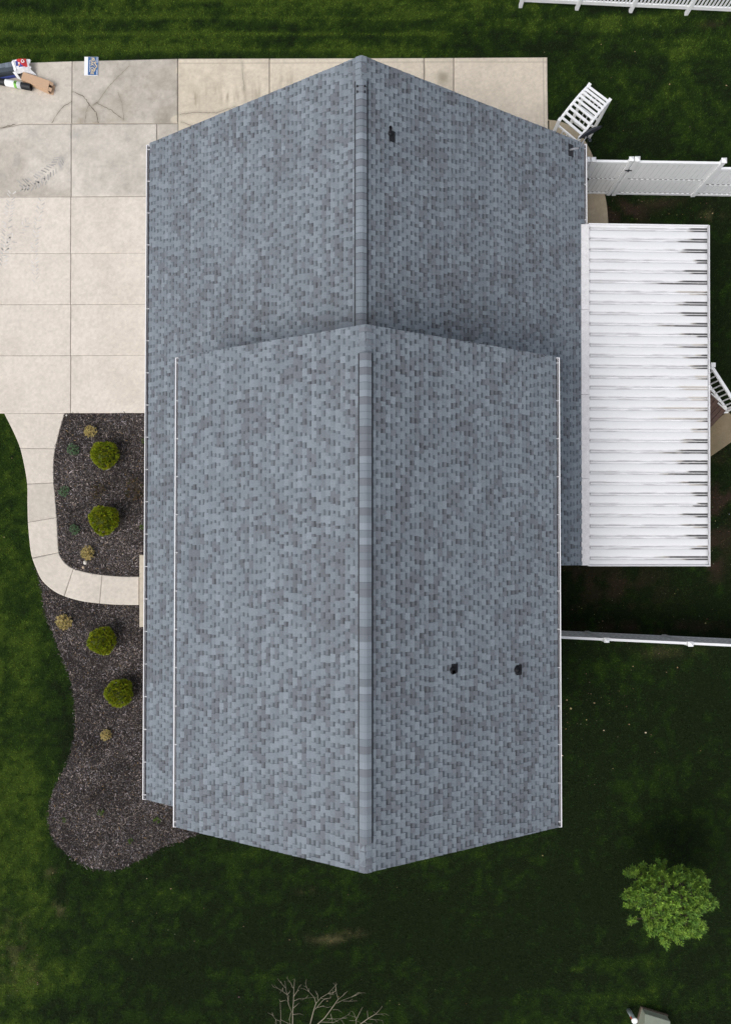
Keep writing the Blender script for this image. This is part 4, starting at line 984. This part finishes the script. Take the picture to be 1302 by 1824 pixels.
# stones
def stone(px, py, r_, sd_, lab, m=None):
    random.seed(sd_); mb = MB(); vs = []; fs = []; ns, nr_ = 12, 7; p = at(px, py, .03)
    for i in range(nr_+1):
        th_ = math.pi*i/nr_
        for k_ in range(ns):
            j = 1+random.uniform(-.09, .09); vs.append((p.x+math.sin(th_)*math.cos(2*math.pi*k_/ns)*r_*j, p.y+math.sin(th_)*math.sin(2*math.pi*k_/ns)*r_*1.15*j, .02+r_*.6+math.cos(th_)*r_*.65*j))
    for i in range(nr_):
        for k_ in range(ns): fs.append((i*ns+k_, (i+1)*ns+k_, (i+1)*ns+(k_+1) % ns, i*ns+(k_+1) % ns))
    mb.mesh(vs, fs); o_ = mb.build('garden_stone', m or M_stone, None, True); tag(o_, lab, 'stone', 'pale stones in the upper bed')
stone(153, 1002, .058, 1, 'larger pale stone below the tan shrub above the walk bend'); stone(149.5, 1010.5, .042, 2, 'smaller tan stone touching the walk edge under the larger stone', mat('tan_stone', (.42,.33,.24), .85, noise=.15)); stone(119.5, 740, .03, 3, 'tiny pale stone at the driveway corner of the upper bed')
# leafy tree, bottom right
random.seed(77)
tp = [(130,370),(190,270),(340,215),(460,170),(580,180),(640,260),(740,230),(790,280),(900,270),(1020,330),(1000,430),(1030,520),(1000,580),(1075,560),(1105,630),(1040,680),(950,690),(890,760),(980,800),(995,890),(880,960),(770,950),(740,1030),(650,970),(590,1065),(540,990),(520,910),(430,930),(380,850),(300,800),(235,820),(210,740),(145,680),(200,600),(150,540),(200,470)]
tpx = [(1080+a*.1776, 1500+b*.1776) for a, b in tp]; ctr = at(1178, 1590, 0)
tree = empty('young_tree', (ctr.x, ctr.y, 0), 'small leafy bright green tree standing alone on the lower right lawn', 'tree')
pw = poly(tpx, 2.0); cx_, cy_ = pw.mean(0); tips = []
leaf = MB(); gr = [(.175,.30,.035),(.14,.26,.04),(.21,.34,.045),(.11,.22,.035)]
n_try = 0
while len(tips) < 950 and n_try < 9000:
    n_try += 1
    x, y = random.uniform(pw[:,0].min(), pw[:,0].max()), random.uniform(pw[:,1].min(), pw[:,1].max())
    if not inside(pw, np.array([x]), np.array([y]))[0]: continue
    q = math.hypot((x-cx_)/1.35, (y-cy_)/1.35); top_ = 2.75-1.25*q*q
    z = top_-abs(random.gauss(0, .22)) if random.random() < .75 else random.uniform(1.1, top_)
    # gaps: lumpy density
    dn = float(fbm(np.array([x*2.6+z*1.5]), np.array([y*2.6]), 88, 2)[0])
    if dn < .31: continue
    f_ = (CAMH-z)/(CAMH-2.0); tips.append(Vector((x*f_, y*f_, z)))
for t_ in tips:
    c0 = random.choice(gr); kb = random.uniform(.7, 1.2)
    ax_ = (t_-Vector((cx_, cy_, 1.2))).normalized()
    for k_ in range(26):
        a_ = random.uniform(0, 6.28); d = (Vector((math.cos(a_), math.sin(a_), random.uniform(-.25, .9)))+ax_*.35).normalized(); k2 = kb*random.uniform(.6, 1.3)
        leafcard(leaf, t_+d*.01+ax_*random.uniform(-.04, .04), d, random.uniform(.05, .105), random.uniform(.006, .013), tuple(q_*k2 for q_ in c0))
leaf.build('crown', M_leaf, tree)
tk = MB(); tk.tube([(cx_*1.08, cy_*1.08, 0),(cx_*1.07, cy_*1.07, .7),(cx_*1.06, cy_*1.06, 1.3),(cx_*1.05, cy_*1.05, 2.1)], [.06,.05,.04,.012], 10)
for t_ in tips[::6]:
    s_ = Vector((cx_*1.07, cy_*1.07, random.uniform(.7, 1.6))); mid_ = s_.lerp(t_, .5)-up*.06; tk.tube([s_, mid_, t_], [.016,.010,.003], 5, cap=False)
tk.build('trunk', M_bark2, tree)
# bare tree at the bottom edge
BR = [[(345,598),(345,500),(352,400),(355,290),(362,210)],[(350,290),(325,240),(298,205)],[(355,360),(385,315),(398,280)],[(340,500),(310,430),(300,350),(288,310),(278,230)],[(297,345),(255,315),(215,290),(180,280)],[(285,290),(250,250),(220,215)],[(355,400),(400,380),(510,370)],[(345,515),(405,510)],[(350,460),(385,430)],
 [(240,598),(243,540),(238,400)],[(240,575),(200,560),(170,520),(130,500)],[(240,405),(290,392)],[(180,530),(168,495)],[(200,560),(205,598)],[(300,345),(320,320)],[(260,312),(262,285)],[(330,500),(318,550),(322,598)],[(310,430),(305,400),(308,370)],
 [(495,598),(520,500),(545,420),(530,370),(485,320),(440,295)],[(485,320),(465,285),(455,250)],[(545,420),(590,370),(650,335),(710,270)],[(560,390),(560,350),(543,315)],[(650,335),(690,330),(712,315),(715,270)],[(540,470),(590,410),(620,380),(670,375)],[(560,455),(600,445),(640,455)],[(655,340),(690,345)],[(590,378),(615,385)],
 [(560,598),(620,545),(690,450),(735,385),(720,330),(715,275)],[(720,420),(780,390),(850,365),(915,325)],[(780,400),(830,402),(870,400)],[(735,385),(775,355),(800,330)],[(690,475),(735,475)],[(590,580),(700,585),(770,545),(820,520)],[(640,550),(700,555),(760,550)],[(670,510),(680,545),(685,580)],[(850,365),(880,355),(925,330)],[(770,545),(800,550)],
 [(890,598),(885,540),(860,490)],[(890,560),(920,500),(945,450)],[(830,568),(890,570)],[(925,598),(1000,545),(1060,510),(1105,460)],[(1060,515),(1100,512),(1140,510)],[(1000,555),(1050,560),(1110,565)],[(960,580),(990,598)],[(990,545),(985,495)],[(885,540),(850,528)],[(240,560),(290,585),(330,598)],[(760,560),(780,590)],[(430,385),(455,378)]]
bt0 = at(575, 2010, 0); bt = empty('bare_tree', (bt0.x, bt0.y, 0), 'leafless pale grey branches reaching in from the bottom edge', 'tree')
def bz(b): return 2.7-.9*max(0, (b-200))/400
def BPt(a, b): return at(450+a*.2074, 1700+b*.2074, bz(b)+.12*math.sin(a*.02))
br = MB(); random.seed(5)
for pl in BR:
    P_ = [BPt(a, b) for a, b in pl]; L = len(P_); main = pl[0][1] > 590 and L > 3
    r0 = .012 if main else .006; br.tube(P_, [r0+( .0025-r0)*i/(L-1) for i in range(L)], 6, cap=True)
    for k_ in range(2 if L > 2 else 1):
        a = P_[-1-k_] if L > 2 else P_[-1]; d = (P_[-1]-P_[-2]).normalized(); d2 = (d+Vector((random.gauss(0,.5), random.gauss(0,.5), random.gauss(.2,.3)))).normalized()
        br.tube([a, a+d2*random.uniform(.08,.16)], [.004,.002], 4, cap=False)
base_ = Vector((bt0.x, bt0.y, .5))
for (a, b) in ((345,598),(240,598),(495,598),(560,598),(890,598),(925,598)):
    p = BPt(a, b); br.tube([base_+Vector((0,0,random.uniform(.2,.7))), base_.lerp(p, .5)+up*.15, p], [.035,.026,.017], 7, cap=False)
br.build('branches', M_bark, bt); t_ = MB(); t_.tube([(bt0.x, bt0.y, 0),(bt0.x, bt0.y, .6),(bt0.x+.03, bt0.y+.05, 1.3)], [.08,.06,.03], 10); t_.build('trunk', M_bark, bt)

# ------------------------------------------------------------------ utility box and marker post, bottom right
def zp(a, b, z): return at(1080+a*.1776, 1500+b*.1776, z)
ub = empty('utility_box', zp(480, 1820, 0), 'grey green utility box with sloping lid cut off by the bottom edge', 'utility box')
u0 = zp(345, 1655, 0); u1 = zp(560, 1720, 0); du = (u1-u0); WU = .95; du.normalize(); vu = Vector((du.y, -du.x, 0)); m_ = MB()
if vu.y > 0: vu = -vu
def UP(a, b, z): p = u0+du*a+vu*b; return Vector((p.x, p.y, z))
Wd, Dp = .80, .85
vs = [UP(0,0,0),UP(Wd,0,0),UP(Wd,Dp,0),UP(0,Dp,0),UP(0,0,.30),UP(Wd,0,.30),UP(Wd,.42,.52),UP(0,.42,.52),UP(Wd,Dp,.52),UP(0,Dp,.52)]
m_.mesh(vs, [(0,1,5,4),(4,5,6,7),(7,6,8,9),(0,4,7,9,3),(1,2,8,6,5),(3,9,8,2)]); m_.build('cabinet', M_box, ub, bevel=.015)
l_ = MB(); l_.mesh([UP(.18,.60,.525),UP(Wd+.02,.50,.525),UP(Wd+.02,Dp+.02,.525),UP(.10,Dp+.02,.525),UP(.18,.60,.55),UP(Wd+.02,.50,.55),UP(Wd+.02,Dp+.02,.55),UP(.10,Dp+.02,.55)], [(0,1,2,3),(4,5,6,7),(0,1,5,4),(1,2,6,5),(2,3,7,6),(3,0,4,7)]); l_.build('lid', M_boxl, ub)
pdm = MB(); pdm.mesh([UP(-.03,-.03,.0),UP(Wd+.03,-.03,.0),UP(Wd+.03,Dp+.05,.0),UP(-.03,Dp+.05,.0),UP(-.03,-.03,.06),UP(Wd+.03,-.03,.06),UP(Wd+.03,Dp+.05,.06),UP(-.03,Dp+.05,.06)], [(0,1,2,3),(4,5,6,7),(0,1,5,4),(1,2,6,5),(2,3,7,6),(3,0,4,7)]); pdm.build('base_pad', mat('pad_brown', (.13,.10,.075), .9, noise=.15), ub)
pb = zp(218, 1685, 0); mk = empty('marker_post', (pb.x, pb.y, 0), 'short pale pipe with white round cap and red label beside utility box', 'post')
m_ = MB(); m_.tube([(pb.x, pb.y, 0), (pb.x, pb.y, .46)], .065, 20); m_.build('pipe', M_pipe, mk, True); m_ = MB(); m_.tube([(pb.x, pb.y, .46),(pb.x, pb.y, .485),(pb.x, pb.y, .50)], [.092,.09,.07], 24); m_.build('cap', M_pcap, mk)
m_ = MB(); m_.box((pb.x-.075, pb.y-.0, .33), (pb.x-.055, pb.y+.045, .43)); m_.build('red_label', M_redl, mk)

# ------------------------------------------------------------------ fallen leaves and scraps
lv = MB(); random.seed(99)
def leaf_at(px, py, s_, c):
    p = at(px, py, .045); a = random.uniform(0, 6.28); n = 6
    lv.face([(p.x+math.cos(a+2*math.pi*k_/n)*s_*random.uniform(.5, 1.1), p.y+math.sin(a+2*math.pi*k_/n)*s_*random.uniform(.4, .9), .045+random.uniform(-.006, .012)) for k_ in range(n)], 0, c)
tc_ = [(.42,.30,.18),(.36,.25,.14),(.30,.26,.12),(.5,.42,.3)]
for (px, py, s_) in ((1149,1305,.07),(1058,1252,.055),(1206,1189,.05),(1127,1187,.04),(1044,1282,.05),(1075,1301,.045),(1016,1262,.07),(1009,1247,.05),(1052,1236,.03),(1091,1369,.035),(1247,1337,.03),(1001,1346,.05),(1120,1290,.04),(1256,1110,.05),(1268,380,.05),(1293,152,.07),(1192,150,.05),(966,1524,.05),(305,1583,.05),(237,1641,.035),(434,1650,.03),(516,1674,.04),(236,1708,.03),(583,1783,.04),(711,1789,.035),(1165,1340,.02),(22,816,.03),(8,957,.04),(95,1555,.04),(262,1565,.03),(219,987,.05),(183,764,.04),(1070,79,.03),(1130,92,.03)):
    leaf_at(px, py, s_*.6, random.choice(tc_))
for i in range(170):
    a, b, c, d = random.choice(((1000,1190,1100,1400),(1000,1130,1200,1320),(1262,1302,860,1010),(1060,1302,350,398),(1000,1280,1015,1120),(900,1302,30,260),(200,1000,1560,1800),(0,90,1560,1800)))
    leaf_at(random.uniform(a, b), random.uniform(c, d), random.uniform(.008, .020), tuple(q*random.uniform(.35, .9) for q in random.choice(tc_)))
o = lv.build('leaf_litter', M_leaf); tag(o, 'small tan fallen leaves scattered over the grass', 'leaves', kind='stuff')
